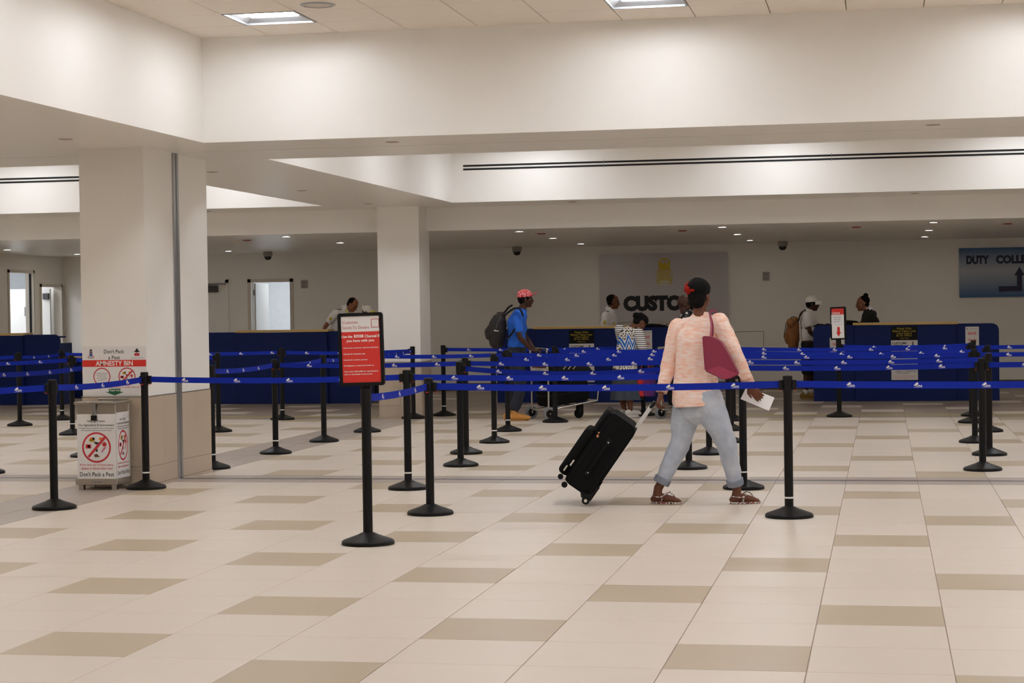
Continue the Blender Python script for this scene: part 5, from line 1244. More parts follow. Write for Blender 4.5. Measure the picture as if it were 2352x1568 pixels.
# ---- 4: traveller with a white cap beyond the red sign
Y0 = 23.45
J = dict(P=at(870, 812, Y0 + 0.1), C=at(866, 737, Y0), N=at(855, 722, Y0), H=at(842, 719, Y0), SL=at(853, 727, Y0 - 0.17), SR=at(872, 726, Y0 + 0.17), ER=at(862, 772, Y0 + 0.18), WR=at(845, 785, Y0 + 0.1), EL=at(848, 772, Y0 - 0.2), WL=at(835, 785, Y0 - 0.1),
         HL=at(864, 822, Y0), HR=at(872, 822, Y0 + 0.15), KL=at(864, 870, Y0), KR=at(872, 870, Y0 + 0.15), AL=at(866, 912, Y0), AR=at(874, 912, Y0 + 0.15), TL=at(852, 916, Y0), TR=at(860, 916, Y0 + 0.15))
for q in 'LR': J['A' + q].z = 0.1; J['K' + q].z = 0.48; J['H' + q].z = 0.88
J['P'].z = 0.95
hv = (V((-0.72, 0.1, -0.72)), V((-0.6, 0, 0.75)))
hv = (V((0.60, 0.30, -0.74)), V((0.70, 0.1, 0.70)))
p, j, lc, lp, Ph = body(J, hv, {'L': (V((-0.8, 0, -0.4)), V((0, 0, -1)), 1), 'R': (V((-0.8, 0, -0.4)), V((0, 0, -1)), -1)}, MALE, SK_DARK, 'person in a white cap and yellow top stooping behind the red sign stand', 0.0068)
YEL = mat('yellow_cloth', (222, 210, 60), 0.8, var=0.12, scale=30)
bm = bmesh.new(); add_torso(bm, j['P'], j['C'], j['N'], lp, lc, MALE, 0.016)
for q in 'LR': loft(bm, [j['C'].lerp(j['N'], 0.7), j['S' + q]], [0.062, 0.062], None, 12, 4); sleeve(bm, j['S' + q], j['E' + q], j['W' + q], 0.8, 0.068, 0.064)
finish('t_shirt', bm, 0.009, YEL, p, 3, (0.008, 9.0)); trousers(j, lp, DENIM, p, end=0.02)
cap_hat(Ph, *hv, 1.0, mat('cap_white', (230, 228, 224), 0.85, var=0.04, scale=20), p, 0.0, True)
for q in 'LR': shoe(j['A' + q], j['T' + q], BLACKP, p)

# ---- 5: officer behind the middle counter
Y0 = 23.65
J = dict(P=at(1394, 812, Y0), C=at(1397, 745, Y0), N=at(1402, 712, Y0), H=at(1409, 693, Y0), SL=at(1406, 723, Y0 + 0.19), SR=at(1391, 725, Y0 - 0.18), ER=at(1388, 764, Y0 - 0.22), WR=at(1408, 785, Y0 - 0.15), EL=at(1412, 764, Y0 + 0.22), WL=at(1428, 785, Y0 + 0.1),
         HL=at(1396, 822, Y0 + 0.09), HR=at(1392, 822, Y0 - 0.09), KL=at(1397, 870, Y0 + 0.1), KR=at(1392, 870, Y0 - 0.1), AL=at(1396, 912, Y0 + 0.1), AR=at(1391, 912, Y0 - 0.1), TL=at(1410, 916, Y0 + 0.1), TR=at(1406, 916, Y0 - 0.1))
for q in 'LR': J['A' + q].z = 0.1; J['K' + q].z = 0.48; J['H' + q].z = 0.88
hv = (V((0.97, 0.12, -0.10)), V((0.06, 0, 1)))
p, j, lc, lp, Ph = body(J, hv, {'R': (V((0.9, 0, -0.3)), V((0, 0, -1)), 1), 'L': (V((0.9, 0, -0.3)), V((0, 0, -1)), -1)}, MALE, SK_BROWN, 'person in a white uniform shirt standing behind the middle counter', 0.0065)
sh = uniform(j, lc, lp, p); shoulder_marks(j, sh, lc)
bm = bmesh.new(); loft(bm, [j['N'] + V((-0.02, 0, 0.0)), j['N'] + V((-0.005, 0, 0.05))], [(0.068, 0.074), (0.058, 0.064)], lc, 16, 3, False); bm_obj('collar', bm, UNI, sh, True)
boxo('badge', 0.0, 0.03, -0.01, 0.0, -0.02, 0.02, PATCH, sh).location = j['C'] + V((0.105, -0.12, 0.02))
trousers(j, lp, NAVYC, p, end=0.02)
hair_cap('hair', Ph, 1.0, HAIR, p, 0.0, 0.02, True, [(0, -0.035, 0.0, (0.079, 0.075, 0.07))], 0.007, *hv); eyes(Ph, p); brows(Ph, p)
for q in 'LR': shoe(j['A' + q], j['T' + q], BLACKP, p)

# ---- 6: woman in the patterned top bending at the middle counter
Y0 = 18.5
J = dict(P=at(1436, 852, Y0), C=at(1444, 783, Y0), N=at(1453, 751, Y0), H=at(1470, 740, Y0), SL=at(1424, 760, Y0 + 0.10), SR=at(1468, 768, Y0 - 0.12), ER=at(1478, 808, Y0 - 0.14), WR=at(1487, 832, Y0 + 0.05), EL=at(1432, 795, Y0 + 0.28), WL=at(1462, 822, Y0 + 0.35),
         HL=at(1427, 862, Y0 + 0.07), HR=at(1445, 862, Y0 - 0.07), KL=at(1428, 905, Y0 + 0.06), KR=at(1446, 908, Y0 - 0.08), AL=at(1434, 940, Y0 + 0.03), AR=at(1448, 942, Y0 - 0.1), TL=at(1447, 952, Y0 + 0.15), TR=at(1462, 957, Y0 - 0.02))
for q in 'LR': J['A' + q].z = 0.09
hv = (V((0.62, 0.42, -0.66)), V((0.55, 0.3, 0.75)))
p, j, lc, lp, Ph = body(J, hv, {'R': (V((0.5, 0.4, -0.5)), V((0, 0, -1)), 1), 'L': (V((0.6, 0.3, -0.4)), V((0, 0, -1)), -1)}, FEM, SK_BROWN, 'person in a patterned blue and white top and grey skirt bending her head', 0.006)
def motif(nt):
    N = nt.nodes.new; L = nt.links.new
    tc = N('ShaderNodeTexCoord'); s = N('ShaderNodeSeparateXYZ'); L(tc.outputs['Object'], s.inputs[0])
    def M(op, a, b=None):
        n = N('ShaderNodeMath'); n.operation = op
        for i, x in enumerate((a, b)):
            if x is None: continue
            if isinstance(x, (int, float)): n.inputs[i].default_value = x
            else: L(x, n.inputs[i])
        return n.outputs[0]
    u = M('ADD', M('MULTIPLY', s.outputs['X'], 9.5), M('MULTIPLY', s.outputs['Y'], 5.0)); v = M('MULTIPLY', s.outputs['Z'], 5.6)
    tri = M('PINGPONG', M('ADD', u, 20.0), 0.5); q = M('ADD', v, M('MULTIPLY', tri, 1.6))
    fr = M('FRACT', M('MULTIPLY', q, 2.0)); line = M('LESS_THAN', fr, 0.30)
    tri2 = M('PINGPONG', M('ADD', M('MULTIPLY', u, 3.0), 20.0), 0.5); fr2 = M('FRACT', M('ADD', M('MULTIPLY', v, 5.0), M('MULTIPLY', tri2, 1.2))); fine = M('LESS_THAN', fr2, 0.5)
    band = M('MULTIPLY', M('GREATER_THAN', q, 5.72), M('LESS_THAN', q, 6.5))
    mix = N('ShaderNodeMix'); mix.data_type = 'RGBA'; L(fine, mix.inputs['Factor']); mix.inputs['A'].default_value = (*lin((30, 30, 36)), 1); mix.inputs['B'].default_value = (*lin((214, 208, 196)), 1)
    m2 = N('ShaderNodeMix'); m2.data_type = 'RGBA'; L(band, m2.inputs['Factor']); L(mix.outputs['Result'], m2.inputs['A']); m2.inputs['B'].default_value = (*lin((36, 104, 188)), 1)
    m3 = N('ShaderNodeMix'); m3.data_type = 'RGBA'; L(line, m3.inputs['Factor']); L(m2.outputs['Result'], m3.inputs['A']); m3.inputs['B'].default_value = (*lin((226, 222, 214)), 1)
    return m3.outputs['Result']
PATM = pattern_mat('zigzag_print', motif, 0.85)
def stripes(nt):
    N = nt.nodes.new; L = nt.links.new
    tc = N('ShaderNodeTexCoord'); s = N('ShaderNodeSeparateXYZ'); L(tc.outputs['Object'], s.inputs[0])
    a = N('ShaderNodeMath'); a.operation = 'MULTIPLY'; a.inputs[1].default_value = 36.0; L(s.outputs['Z'], a.inputs[0]); f = N('ShaderNodeMath'); f.operation = 'FRACT'; L(a.outputs[0], f.inputs[0])
    return ramp(nt, f.outputs[0], [(0.0, (34, 34, 42)), (0.38, (232, 230, 228))])
STR = pattern_mat('sleeve_stripes', stripes, 0.85)
bm = bmesh.new(); add_torso(bm, j['P'] + V((0, 0, 0.03)), j['C'], j['N'], lp, lc, [(0.2, 0.15), (0.20, 0.15), (0.175, 0.135), (0.165, 0.125), (0.14, 0.095), (0.062, 0.058)], 0.006)
for q in 'LR': loft(bm, [j['C'].lerp(j['N'], 0.7), j['S' + q]], [0.064, 0.062], None, 12, 4)
sh = finish('top', bm, 0.008, PATM, p, 3, (0.006, 8.0), [(j['N'] + V((-0.02, 0, 0.0)), V((0.5, 0.1, 1)).normalized()), (j['P'] + V((0, 0, -0.01)), V((0.02, 0, -1)))])
for q in 'LR':
    bm = bmesh.new(); sleeve(bm, j['S' + q] - (j['E' + q] - j['S' + q]) * 0.1, j['E' + q], j['W' + q], 0.80, 0.072, 0.068); finish('sleeve', bm, 0.008, STR, sh, 2)
SKIRT = mat('grey_skirt', (62, 70, 80), 0.9, var=0.12, scale=8)
bm = bmesh.new(); c0, c1 = j['P'] + V((0, 0, 0.03)), V((j['P'].x + 0.02, j['P'].y, 0.235)); n = 48; rows = []
for i in range(9):
    a = i / 8; c = c0.lerp(c1, a); row = []
    for k in range(n):
        th = 2 * PI * k / n; fl = 1 + 0.09 * a * math.sin(th * 8); row.append(bm.verts.new(c + V(((0.17 + 0.05 * a) * fl * math.cos(th), (0.14 + 0.06 * a) * fl * math.sin(th), 0))))
    rows.append(row)
for a, b in zip(rows, rows[1:]):
    for k in range(n): bm.faces.new((a[k], a[(k + 1) % n], b[(k + 1) % n], b[k]))
bm.faces.new(rows[0]); bm_obj('skirt', bm, SKIRT, p, True)
for q in 'LR': shoe(j['A' + q], j['T' + q], mat('shoe_white', (214, 210, 204), 0.6), p, 0.24, 0.075, WHITE, 'shoe', 0.043)
hair_cap('hair', Ph, 1.0, HAIR, p, 0.006, 0.014, True, [(0.0, -0.115, 0.03, (0.05, 0.04, 0.045)), (0, 0.01, 0.06, (0.08, 0.085, 0.07))], 0.007, *hv)
# red and purple tote held by her
t = thing('tote_bag', 'red and purple tote bag beside the woman in patterned top', 'bag', at(1478, 882, Y0 - 0.05))
bm = bmesh.new(); prism(bm, [(-0.09, 0.17), (0.17, 0.17), (0.16, -0.17), (-0.06, -0.17)], -0.05, 0.05); bmesh.ops.bevel(bm, geom=bm.edges[:], offset=0.01, segments=2, affect='EDGES')
def tote(nt):
    tc = nt.nodes.new('ShaderNodeTexCoord'); sx = nt.nodes.new('ShaderNodeSeparateXYZ'); nt.links.new(tc.outputs['Object'], sx.inputs[0])
    m_ = nt.nodes.new('ShaderNodeMapRange'); m_.inputs['From Min'].default_value = -0.1; m_.inputs['From Max'].default_value = 0.18; nt.links.new(sx.outputs['X'], m_.inputs[0])
    return ramp(nt, m_.outputs[0], [(0.0, (196, 36, 36)), (0.36, (108, 34, 100)), (0.7, (84, 36, 110))])
bm_obj('bag_body', bm, pattern_mat('tote_print', tote), t)
bm = bmesh.new(); loft(bm, [(-0.03, -0.02, 0.16), (-0.01, -0.02, 0.27), (0.07, -0.02, 0.27), (0.09, -0.02, 0.16)], [0.008] * 4, None, 8, 4); bm_obj('handle', bm, MAROON, t, True)

# ---- 7: bald traveller hidden behind the walking woman
Y0 = 18.9
J = dict(P=at(1576, 822, Y0), C=at(1572, 752, Y0), N=at(1576, 722, Y0), H=at(1571, 698, Y0), SL=at(1580, 735, Y0 + 0.18), SR=at(1572, 738, Y0 - 0.18), ER=at(1572, 786, Y0 - 0.2), WR=at(1592, 812, Y0 - 0.1), EL=at(1590, 786, Y0 + 0.2), WL=at(1606, 812, Y0 + 0.1),
         HL=at(1580, 832, Y0 + 0.09), HR=at(1572, 832, Y0 - 0.09), KL=at(1580, 890, Y0 + 0.1), KR=at(1572, 890, Y0 - 0.1), AL=at(1578, 945, Y0 + 0.1), AR=at(1572, 945, Y0 - 0.1), TL=at(1598, 950, Y0 + 0.1), TR=at(1592, 952, Y0 - 0.1))
for q in 'LR': J['A' + q].z = 0.1
hv = (V((0.80, 0.50, -0.28)), V((0.3, 0, 1)))
p, j, lc, lp, Ph = body(J, hv, {'R': (V((0.9, 0, -0.3)), V((0, 0, -1)), 1), 'L': (V((0.9, 0, -0.3)), V((0, 0, -1)), -1)}, MALE, SK_DARK, 'person with a shaved head half hidden behind the walking woman', 0.0065, hs=1.02)
def leafy(nt):
    tc = nt.nodes.new('ShaderNodeTexCoord'); vo = nt.nodes.new('ShaderNodeTexVoronoi'); vo.inputs['Scale'].default_value = 18; nt.links.new(tc.outputs['Object'], vo.inputs[0])
    return ramp(nt, vo.outputs['Distance'], [(0.0, (214, 210, 206)), (0.33, (18, 18, 22)), (0.9, (30, 28, 34))])
bm = bmesh.new(); add_torso(bm, j['P'], j['C'], j['N'], lp, lc, MALE, 0.016)
for q in 'LR': loft(bm, [j['C'].lerp(j['N'], 0.7), j['S' + q]], [0.062, 0.062], None, 12, 4); sleeve(bm, j['S' + q], j['E' + q], j['W' + q], 0.8, 0.068, 0.066)
sh = finish('shirt', bm, 0.009, pattern_mat('black_white_print', leafy), p, 3, (0.007, 8.0)); trousers(j, lp, DENIM, p, end=0.03)
bm = bmesh.new(); loft(bm, [j['N'] + V((0.01, 0, 0.0)), j['N'] + V((0.03, 0.01, 0.055))], [(0.074, 0.08), (0.064, 0.068)], lc, 16, 3, False); bm_obj('collar', bm, MATS['black_white_print'], sh, True)
for q in 'LR': shoe(j['A' + q], j['T' + q], BLACKP, p)

# ---- 8: man with white cap at the right counter
Y0 = 23.35
J = dict(P=at(1857, 797, Y0), C=at(1855, 735, Y0), N=at(1860, 712, Y0), H=at(1866, 697, Y0), SL=at(1864, 722, Y0 + 0.18), SR=at(1853, 724, Y0 - 0.18), ER=at(1860, 760, Y0 - 0.24), WR=at(1872, 775, Y0 - 0.03), EL=at(1875, 758, Y0 + 0.22), WL=at(1892, 765, Y0 + 0.1),
         HL=at(1860, 806, Y0 + 0.09), HR=at(1855, 806, Y0 - 0.09), KL=at(1862, 858, Y0 + 0.1), KR=at(1853, 858, Y0 - 0.1), AL=at(1863, 902, Y0 + 0.1), AR=at(1851, 903, Y0 - 0.1), TL=at(1882, 908, Y0 + 0.1), TR=at(1871, 911, Y0 - 0.1))
for q in 'LR': J['A' + q].z = 0.1
hv = (V((0.99, 0.05, -0.05)), V((0.03, 0, 1)))
p, j, lc, lp, Ph = body(J, hv, {'R': (V((0.8, 0.3, 0.1)), V((0, 0.4, -1)), 1), 'L': (V((0.8, 0, 0.1)), V((0, 0, -1)), -1)}, MALE, SK_DARK, 'person in a white t-shirt and white cap at the right counter', 0.0062)
WT = mat('white_tshirt', (226, 224, 224), 0.85, var=0.03, bump=0.12, bscale=26)
bm = bmesh.new(); add_torso(bm, j['P'] + V((0, 0, 0.16)), j['C'], j['N'], lp, lc, MALE, 0.010, 1)
for q in 'LR': loft(bm, [j['C'].lerp(j['N'], 0.7), j['S' + q]], [0.062, 0.062], None, 12, 4); sleeve(bm, j['S' + q], j['E' + q], j['W' + q], 0.58, 0.068, 0.066)
finish('t_shirt', bm, 0.008, WT, p, 3, (0.008, 8.0), [(j['N'] + V((0, 0, 0.015)), V((0.3, 0, 1)))])
bm = bmesh.new(); loft(bm, [j['P'] + V((0, 0, 0.05)), j['P'], j['P'] + V((0, 0, -0.10))], [(0.165, 0.12), (0.165, 0.12), (0.15, 0.115)], lp, 18, 4)
for q in 'LR': loft(bm, [j['H' + q], j['H' + q].lerp(j['K' + q], 0.5), j['H' + q].lerp(j['K' + q], 0.86)], [0.1, 0.098, 0.092], V((0, 1, 0)), 16, 4)
finish('shorts', bm, 0.008, mat('black_shorts', (20, 20, 22), 0.9), p, 3, (0.005, 8.0))
cap_hat(Ph, *hv, 1.0, MATS['cap_white'], p, -0.004); hair_cap('hair', Ph, 1.0, HAIR, p, -0.024, 0.004, True, (), 0.007, *hv); eyes(Ph, p)
for q in 'LR':
    shoe(j['A' + q], j['T' + q], mat('olive_suede', (132, 104, 44), 0.8, var=0.1), p, 0.29, 0.09, mat('gum_sole', (152, 122, 60), 0.7), 'shoe', 0.05)
    bm = bmesh.new(); loft(bm, [j['A' + q] + V((0, 0, -0.02)), j['A' + q] + V((0, 0, 0.035))], [0.042, 0.041], None, 12, 3); bm_obj('sock', bm, WT, p, True)
BRN = mat('pack_brown', (142, 92, 46), 0.65, var=0.18, scale=16, bump=0.15, bscale=60)
c = at(1823, 762, Y0)
straps = [[at(1833, 738, Y0 - 0.10), at(1836, 728, Y0 - 0.14), at(1840, 718, Y0 - 0.17), at(1850, 712, Y0 - 0.19)], [at(1833, 738, Y0 + 0.1), at(1840, 722, Y0 + 0.14), at(1848, 712, Y0 + 0.15)]]
backpack('backpack', 'brown rolled top backpack on the man in the white cap', c, 0.29, 0.22, 0.42, BRN, 0.05, straps, J, mat('strap_brown', (66, 50, 34), 0.7), True)

# ---- 9: clerk in black behind the right counter
Y0 = 23.55
J = dict(P=at(2006, 815, Y0 + 0.1), C=at(2000, 742, Y0), N=at(1993, 713, Y0), H=at(1981, 697, Y0), SL=at(1990, 724, Y0 - 0.15), SR=at(2004, 722, Y0 + 0.16), EL=at(1984, 748, Y0 - 0.22), WL=at(1966, 741, Y0 - 0.42), ER=at(1990, 745, Y0 + 0.1), WR=at(1962, 742, Y0 - 0.2),
         HL=at(2006, 822, Y0 + 0.0), HR=at(2010, 822, Y0 + 0.2), KL=at(2006, 870, Y0), KR=at(2010, 870, Y0 + 0.2), AL=at(2006, 910, Y0), AR=at(2010, 910, Y0 + 0.2), TL=at(1994, 913, Y0), TR=at(1998, 913, Y0 + 0.2))
for q in 'LR': J['A' + q].z = 0.1; J['K' + q].z = 0.48; J['H' + q].z = 0.88
J['P'].z = 0.96
hv = (V((-0.97, -0.16, -0.08)), V((-0.08, 0, 1)))
p, j, lc, lp, Ph = body(J, hv, {'L': (V((-0.9, -0.3, -0.05)), V((0, 0, -1)), 1), 'R': (V((-0.9, -0.2, -0.05)), V((0, 0, -1)), -1)}, FEM, skin_mat('tan', (140, 92, 66)), 'person in black with hair in a bun leaning on the right counter', 0.0062, hs=1.02)
BLK = mat('black_knit', (16, 16, 17), 0.85, var=0.1)
bm = bmesh.new(); add_torso(bm, j['P'], j['C'], j['N'], lp, lc, [(0.15, 0.12), (0.17, 0.125), (0.155, 0.12), (0.165, 0.125), (0.14, 0.095), (0.062, 0.06)], 0.012)
for q in 'LR': loft(bm, [j['C'].lerp(j['N'], 0.7), j['S' + q]], [0.064, 0.064], None, 12, 4); sleeve(bm, j['S' + q], j['E' + q], j['W' + q], 1.35, 0.072, 0.056)
sh = finish('jumper', bm, 0.008, BLK, p, 3, (0.006, 8.0), [(j['N'] + V((0, 0, 0.03)), V((-0.3, 0, 1)))])
bm = bmesh.new(); loft(bm, [j['N'] + V((0.02, 0, 0.0)), j['N'] + V((-0.002, 0, 0.045))], [(0.068, 0.074), (0.058, 0.062)], lc, 16, 3, False); bm_obj('collar', bm, UNI, sh, True)
trousers(j, lp, NAVYC, p, end=0.02)
hair_cap('hair', Ph, 1.0, HAIR, p, 0.006, 0.018, True, [(0, -0.065, 0.125, (0.042, 0.042, 0.04)), (0, -0.05, 0.09, (0.03, 0.03, 0.04))], 0.007, *hv); eyes(Ph, p); brows(Ph, p)
for q in 'LR': shoe(j['A' + q], j['T' + q], BLACKP, p, 0.24)
# ------------------------------------------------------------------ the pulled suitcase
CLOTH = mat('case_black', (10, 10, 11), 0.85, var=0.12, scale=40, bump=0.12, bscale=300, spec=0.2); CLOTH2 = mat('case_black_light', (20, 20, 22), 0.8, var=0.12, scale=40, bump=0.12, bscale=300, spec=0.25)
t = thing('suitcase', 'black soft wheeled suitcase tilted and pulled by the walking woman', 'suitcase', (0, 0, 0))
O = at(1352, 1151, 6.50); Ld = V((0.575, 0.03, 0.818)).normalized(); Wd = V((-0.10, 0.995, 0.0)); Wd = (Wd - Ld * Wd.dot(Ld)).normalized(); Td = -(Wd.cross(Ld)).normalized()
Td = Td if Td.x < 0 else -Td
t.matrix_world = Matrix(((Td.x, Wd.x, Ld.x, O.x), (Td.y, Wd.y, Ld.y, O.y), (Td.z, Wd.z, Ld.z, O.z), (0, 0, 0, 1)))
# local: x = thickness (towards the front pockets), y = width (away from us), z = length
bm = bmesh.new(); prism(bm, [(x + 0.1275, z + 0.345) for x, z in rrect(0.255, 0.65, 0.06, 5)], 0.0, 0.45); bmesh.ops.bevel(bm, geom=[e for e in bm.edges if abs(e.verts[0].co.y - e.verts[1].co.y) < 1e-5], offset=0.012, segments=2, affect='EDGES'); bm_obj('case_body', bm, CLOTH, t, False)
def soft(x0, x1, y0, y1, z0, z1, b=0.03):
    bm = bmesh.new(); box(bm, x0, x1, y0, y1, z0, z1, b, 3); return bm
bm_obj('lower_pocket', soft(0.24, 0.335, 0.03, 0.42, 0.05, 0.46, 0.035), CLOTH, t, True)
bm_obj('upper_pocket', soft(0.235, 0.29, 0.03, 0.42, 0.46, 0.665, 0.025), CLOTH2, t, True)
bm = bmesh.new()
for y in (-0.003, 0.453): 
    for xx in (0.03, 0.225): loft(bm, [(xx, y, 0.06), (xx, y, 0.63)], [0.004, 0.004], None, 6, 2)
bm_obj('piping', bm, CLOTH2, t, True)
for z in (0.46, 0.18):
    bm = bmesh.new(); box(bm, 0.11, 0.15, -0.01, 0.0, z - 0.03, z + 0.03, 0.006, 1); bm_obj('handle_boss', bm, CLOTH2, t)
    bm = bmesh.new(); ellip(bm, (0.13, -0.012, z), (0.009, 0.005, 0.006), None, 10, 8); bm_obj('rivet', bm, STEEL2, t, True)
bm = bmesh.new(); loft(bm, [(0.13, -0.012, 0.20), (0.13, -0.028, 0.27), (0.13, -0.028, 0.37), (0.13, -0.012, 0.44)], [(0.016, 0.007)] * 4, V((1, 0, 0)), 10, 4); bm_obj('side_handle', bm, CLOTH, t, True)
BRASS = mat('zip_brass', (178, 128, 96), 0.35, 0.8)
bm = bmesh.new(); ellip(bm, (0.225, -0.008, 0.455), (0.012, 0.006, 0.012), None, 10, 8); ellip(bm, (0.232, -0.008, 0.48), (0.009, 0.005, 0.009), None, 10, 8); bm_obj('zip_pull', bm, BRASS, t, True)
bm = bmesh.new(); box(bm, 0.262, 0.278, -0.0, 0.035, 0.145, 0.20, 0.003, 1); box(bm, 0.283, 0.296, 0.0, 0.035, 0.085, 0.135, 0.003, 1); bm_obj('zip_pull', bm, STEEL2, t)
for y in (0.035, 0.415):
    bm = bmesh.new(); prism(bm, [(-0.012, 0.0), (0.06, -0.015), (0.10, 0.03), (0.05, 0.12), (-0.012, 0.14)], y - 0.035, y + 0.035); bmesh.ops.bevel(bm, geom=bm.edges[:], offset=0.008, segments=2, affect='EDGES'); bm_obj('wheel_housing', bm, BLACKP, t)
    bm = bmesh.new(); lathe(bm, [(0.0, -0.018), (0.024, -0.018), (0.03, -0.012), (0.03, 0.012), (0.024, 0.018), (0.0, 0.018)], 24, (0.022, y - 0.03, -0.008), 'y'); w = bm_obj('wheel', bm, RUBBER, t)
    bm = bmesh.new(); lathe(bm, [(0.0, 0.02), (0.013, 0.02), (0.013, -0.02), (0.0, -0.02)], 16, (0.022, y - 0.032, -0.008), 'y'); bm_obj('hub', bm, STEEL2, w)
    bm = bmesh.new(); lathe(bm, [(0.0, -0.012), (0.022, -0.012), (0.024, 0.0), (0.022, 0.012), (0.0, 0.012)], 20, (0.225, y, -0.005), 'y'); lathe(bm, [(0.0, -0.012), (0.02, -0.012), (0.022, 0.0), (0.02, 0.012), (0.0, 0.012)], 20, (0.285, y, 0.03), 'y'); bm_obj('front_foot', bm, RUBBER, t)
bm = bmesh.new()
for y in (0.165, 0.285): box(bm, 0.0, 0.03, y - 0.012, y + 0.012, 0.66, 0.865, 0.002, 1)
bm_obj('telescopic_tube', bm, mat('bright_tube', (214, 214, 214), 0.3, 0.5), t)
bm = bmesh.new(); loft(bm, [(0.014, 0.15, 0.86), (0.014, 0.17, 0.885), (0.014, 0.225, 0.89), (0.014, 0.28, 0.885), (0.014, 0.30, 0.86)], [(0.014, 0.016)] * 5, V((1, 0, 0)), 12, 3); bm_obj('grip', bm, BLACKP, t, True)

# ------------------------------------------------------------------ luggage trolleys
TYRE = mat('tyre_grey', (128, 130, 132), 0.7, var=0.05); PANELW = mat('trolley_panel', (222, 214, 200), 0.5)
def tube(bm, pts, r=0.013, seg=8): loft(bm, pts, [r] * len(pts), None, seg, 3, True, len(pts) == 2)
def make_trolley(loc, rz, lab):
    t = thing('luggage_trolley', lab, 'trolley', loc, rz, 'luggage trolleys')
    bm = bmesh.new()
    for y in (-0.245, 0.245):
        tube(bm, [(0.0, y, 0.10), (0.0, y, 0.55), (-0.02, y, 0.96)], 0.014)
        tube(bm, [(0.0, y * 0.8, 0.13), (0.4, y * 0.75, 0.19), (0.80, y * 0.7, 0.245)], 0.013)
        tube(bm, [(0.80, y * 0.7, 0.245), (0.83, y * 0.7, 0.45)], 0.011)
    tube(bm, [(0.0, -0.245, 0.12), (0.0, 0.245, 0.12)], 0.013); tube(bm, [(0.4, -0.19, 0.19), (0.4, 0.19, 0.19)], 0.012); tube(bm, [(0.80, -0.172, 0.245), (0.80, 0.172, 0.245)], 0.012); tube(bm, [(0.83, -0.172, 0.45), (0.83, 0.172, 0.45)], 0.011)
    tube(bm, [(0.0, -0.245, 0.62), (0.0, 0.245, 0.62)], 0.01); tube(bm, [(0.0, -0.245, 0.80), (0.18, -0.2, 0.78), (0.18, 0.2, 0.78), (0.0, 0.245, 0.80)], 0.008)
    bm_obj('frame', bm, STEEL2, t, True)
    bm = bmesh.new(); tube(bm, [(-0.02, -0.27, 0.965), (-0.04, 0.0, 0.975), (-0.02, 0.27, 0.965)], 0.017, 12); bm_obj('handle_bar', bm, STEEL2, t, True)
    bm = bmesh.new(); box(bm, -0.012, 0.012, -0.225, 0.225, 0.63, 0.79, 0.004, 1); pn = bm_obj('advert_panel', bm, PANELW, t)
    boxo('printed_band', -0.0135, -0.012, -0.21, 0.21, 0.71, 0.775, BROWNP, pn)
    for y in (-0.265, 0.265):
        bm = bmesh.new(); lathe(bm, [(0.058, -0.022), (0.08, -0.022), (0.09, -0.012), (0.09, 0.012), (0.08, 0.022), (0.058, 0.022), (0.058, -0.022)], 32, (0, y, 0.09), 'y'); w = bm_obj('wheel', bm, TYRE, t, False)
        bm = bmesh.new(); lathe(bm, [(0.0, -0.026), (0.015, -0.026), (0.02, -0.014), (0.059, -0.012), (0.059, 0.012), (0.02, 0.014), (0.015, 0.026), (0.0, 0.026)], 24, (0, y, 0.09), 'y'); bm_obj('hub', bm, BLACKP, w)
        bm = bmesh.new(); lathe(bm, [(0.0, -0.03), (0.009, -0.03), (0.009, 0.03), (0.0, 0.03)], 12, (0, y, 0.09), 'y'); bm_obj('axle_cap', bm, STEEL2, w)
    bm = bmesh.new(); lathe(bm, [(0.0, -0.022), (0.055, -0.022), (0.066, -0.012), (0.066, 0.012), (0.055, 0.022), (0.0, 0.022)], 28, (0.60, 0, 0.066), 'y'); bm_obj('front_wheel', bm, RUBBER, t)
    bm = bmesh.new(); box(bm, 0.575, 0.66, -0.035, -0.025, 0.06, 0.2, 0.004, 1); box(bm, 0.575, 0.66, 0.025, 0.035, 0.06, 0.2, 0.004, 1); box(bm, 0.575, 0.66, -0.035, 0.035, 0.16, 0.21, 0.004, 1); bm_obj('caster_fork', bm, BLACKP, t)
    return t
rz = math.atan2(0.61, 0.79)
def hard_case(name, lab, loc, sx, sy, sz, rz, ry=0.0, m=None, grp=None):
    t = thing(name, lab, 'suitcase', loc, rz, grp); t.rotation_euler = (0, ry, rz)
    bm = bmesh.new(); box(bm, -sx / 2, sx / 2, -sy / 2, sy / 2, 0, sz, 0.045, 4); bm_obj('case_body', bm, m or CLOTH, t, False)
    bm = bmesh.new(); box(bm, -sx / 2 - 0.004, sx / 2 + 0.004, -sy / 2 - 0.004, sy / 2 + 0.004, sz * 0.5 - 0.012, sz * 0.5 + 0.012, 0.004, 1); bm_obj('zip', bm, CLOTH2, t)
    bm = bmesh.new(); loft(bm, [(-0.08, -sy / 2, sz * 0.75), (-0.06, -sy / 2 - 0.03, sz * 0.75), (0.06, -sy / 2 - 0.03, sz * 0.75), (0.08, -sy / 2, sz * 0.75)], [0.01] * 4, None, 8, 3); bm_obj('handle', bm, CLOTH2, t, True)
    for x in (-sx * 0.38, sx * 0.38):
        bm = bmesh.new(); ellip(bm, (x, -sy * 0.4, -0.0), (0.025, 0.02, 0.014), None, 12, 8); bm_obj('foot', bm, BLACKP, t, True)
    return t
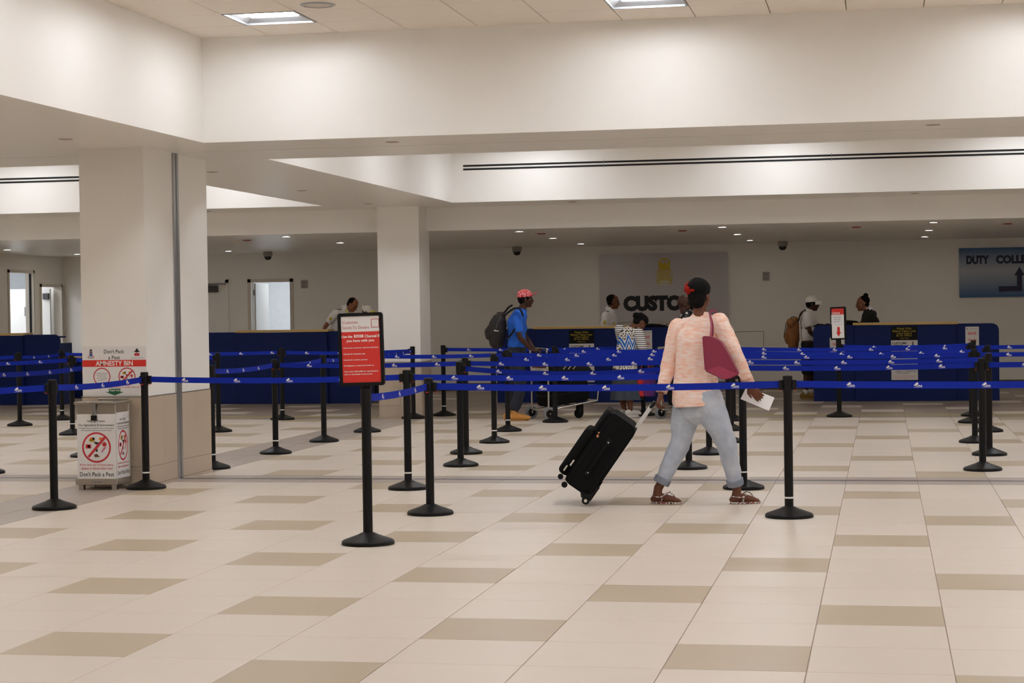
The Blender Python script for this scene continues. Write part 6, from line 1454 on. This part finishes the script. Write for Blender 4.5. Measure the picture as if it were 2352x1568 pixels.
def striped_bag(lab, loc, rz):
    t = thing('duffel_bag', lab, 'bag', loc, rz)
    bm = bmesh.new(); loft(bm, [(-0.26, 0, 0.13), (-0.15, 0, 0.155), (0.02, 0, 0.16), (0.18, 0, 0.13), (0.29, 0, 0.09)], [(0.13, 0.10), (0.17, 0.15), (0.17, 0.155), (0.16, 0.125), (0.12, 0.08)], V((0, 1, 0)), 20, 4); finish('bag_body', bm, 0.009, CLOTH2, t, 2, (0.006, 9.0))
    ST = mat('stripe_cream', (196, 186, 160), 0.7)
    for dx in (0.0, 0.075, 0.15):
        bm = bmesh.new(); pts = []
        for k in range(9):
            a = k / 8 * PI * 0.72 + 0.2; x = -0.20 + dx + 0.34 * k / 8; rr = 0.165 - 0.16 * max(0, x) ** 1.3
            pts.append((x, -rr * 1.02 * math.cos(a * 0.62), 0.145 + rr * 0.95 * math.sin(a) ** 0.8 * (0.98 - 0.25 * max(0, x))))
        loft(bm, pts, [(0.006, 0.004)] * 9, V((1, 0, 0)), 6, 2); bm_obj('stripe', bm, ST, t, True)
    bm = bmesh.new(); loft(bm, [(-0.1, -0.12, 0.24), (-0.06, -0.13, 0.33), (0.08, -0.13, 0.32), (0.1, -0.12, 0.23)], [(0.012, 0.004)] * 4, V((0, 1, 0)), 8, 3); bm_obj('handle', bm, CLOTH, t, True)
    return t
c1 = (V((-4.469, 18.035, 0)) + V((-4.145, 17.616, 0))) / 2
make_trolley(c1, rz, 'steel luggage trolley loaded with black bags, pushed by the man in blue')
fw = V((math.cos(rz), math.sin(rz), 0))
c = c1 + fw * 0.37; hard_case('suitcase', 'large black suitcase lying on the trolley of the man in blue', (c.x, c.y, 0.215), 0.64, 0.40, 0.30, rz, -0.14)
c = c1 + fw * 0.12; hard_case('suitcase', 'black suitcase standing upright against the trolley posts, man in blue', (c.x, c.y, 0.50), 0.16, 0.36, 0.24, rz, -0.05, CLOTH2)
c = c1 + fw * 0.48 + V((0, 0, 0.50)); striped_bag('black duffel bag with cream stripes on top of the trolley load', c, rz)
off = V((-2.656 + 4.469, 17.894 - 18.035, 0)); c2 = c1 + off
make_trolley(c2, rz, 'steel luggage trolley behind the legs of the walking woman')
c = c2 + fw * 0.36; hard_case('suitcase', 'black suitcase on the trolley behind the walking woman', (c.x, c.y, 0.215), 0.60, 0.40, 0.45, rz, -0.12)
bpy.data.scenes.remove(WORK)
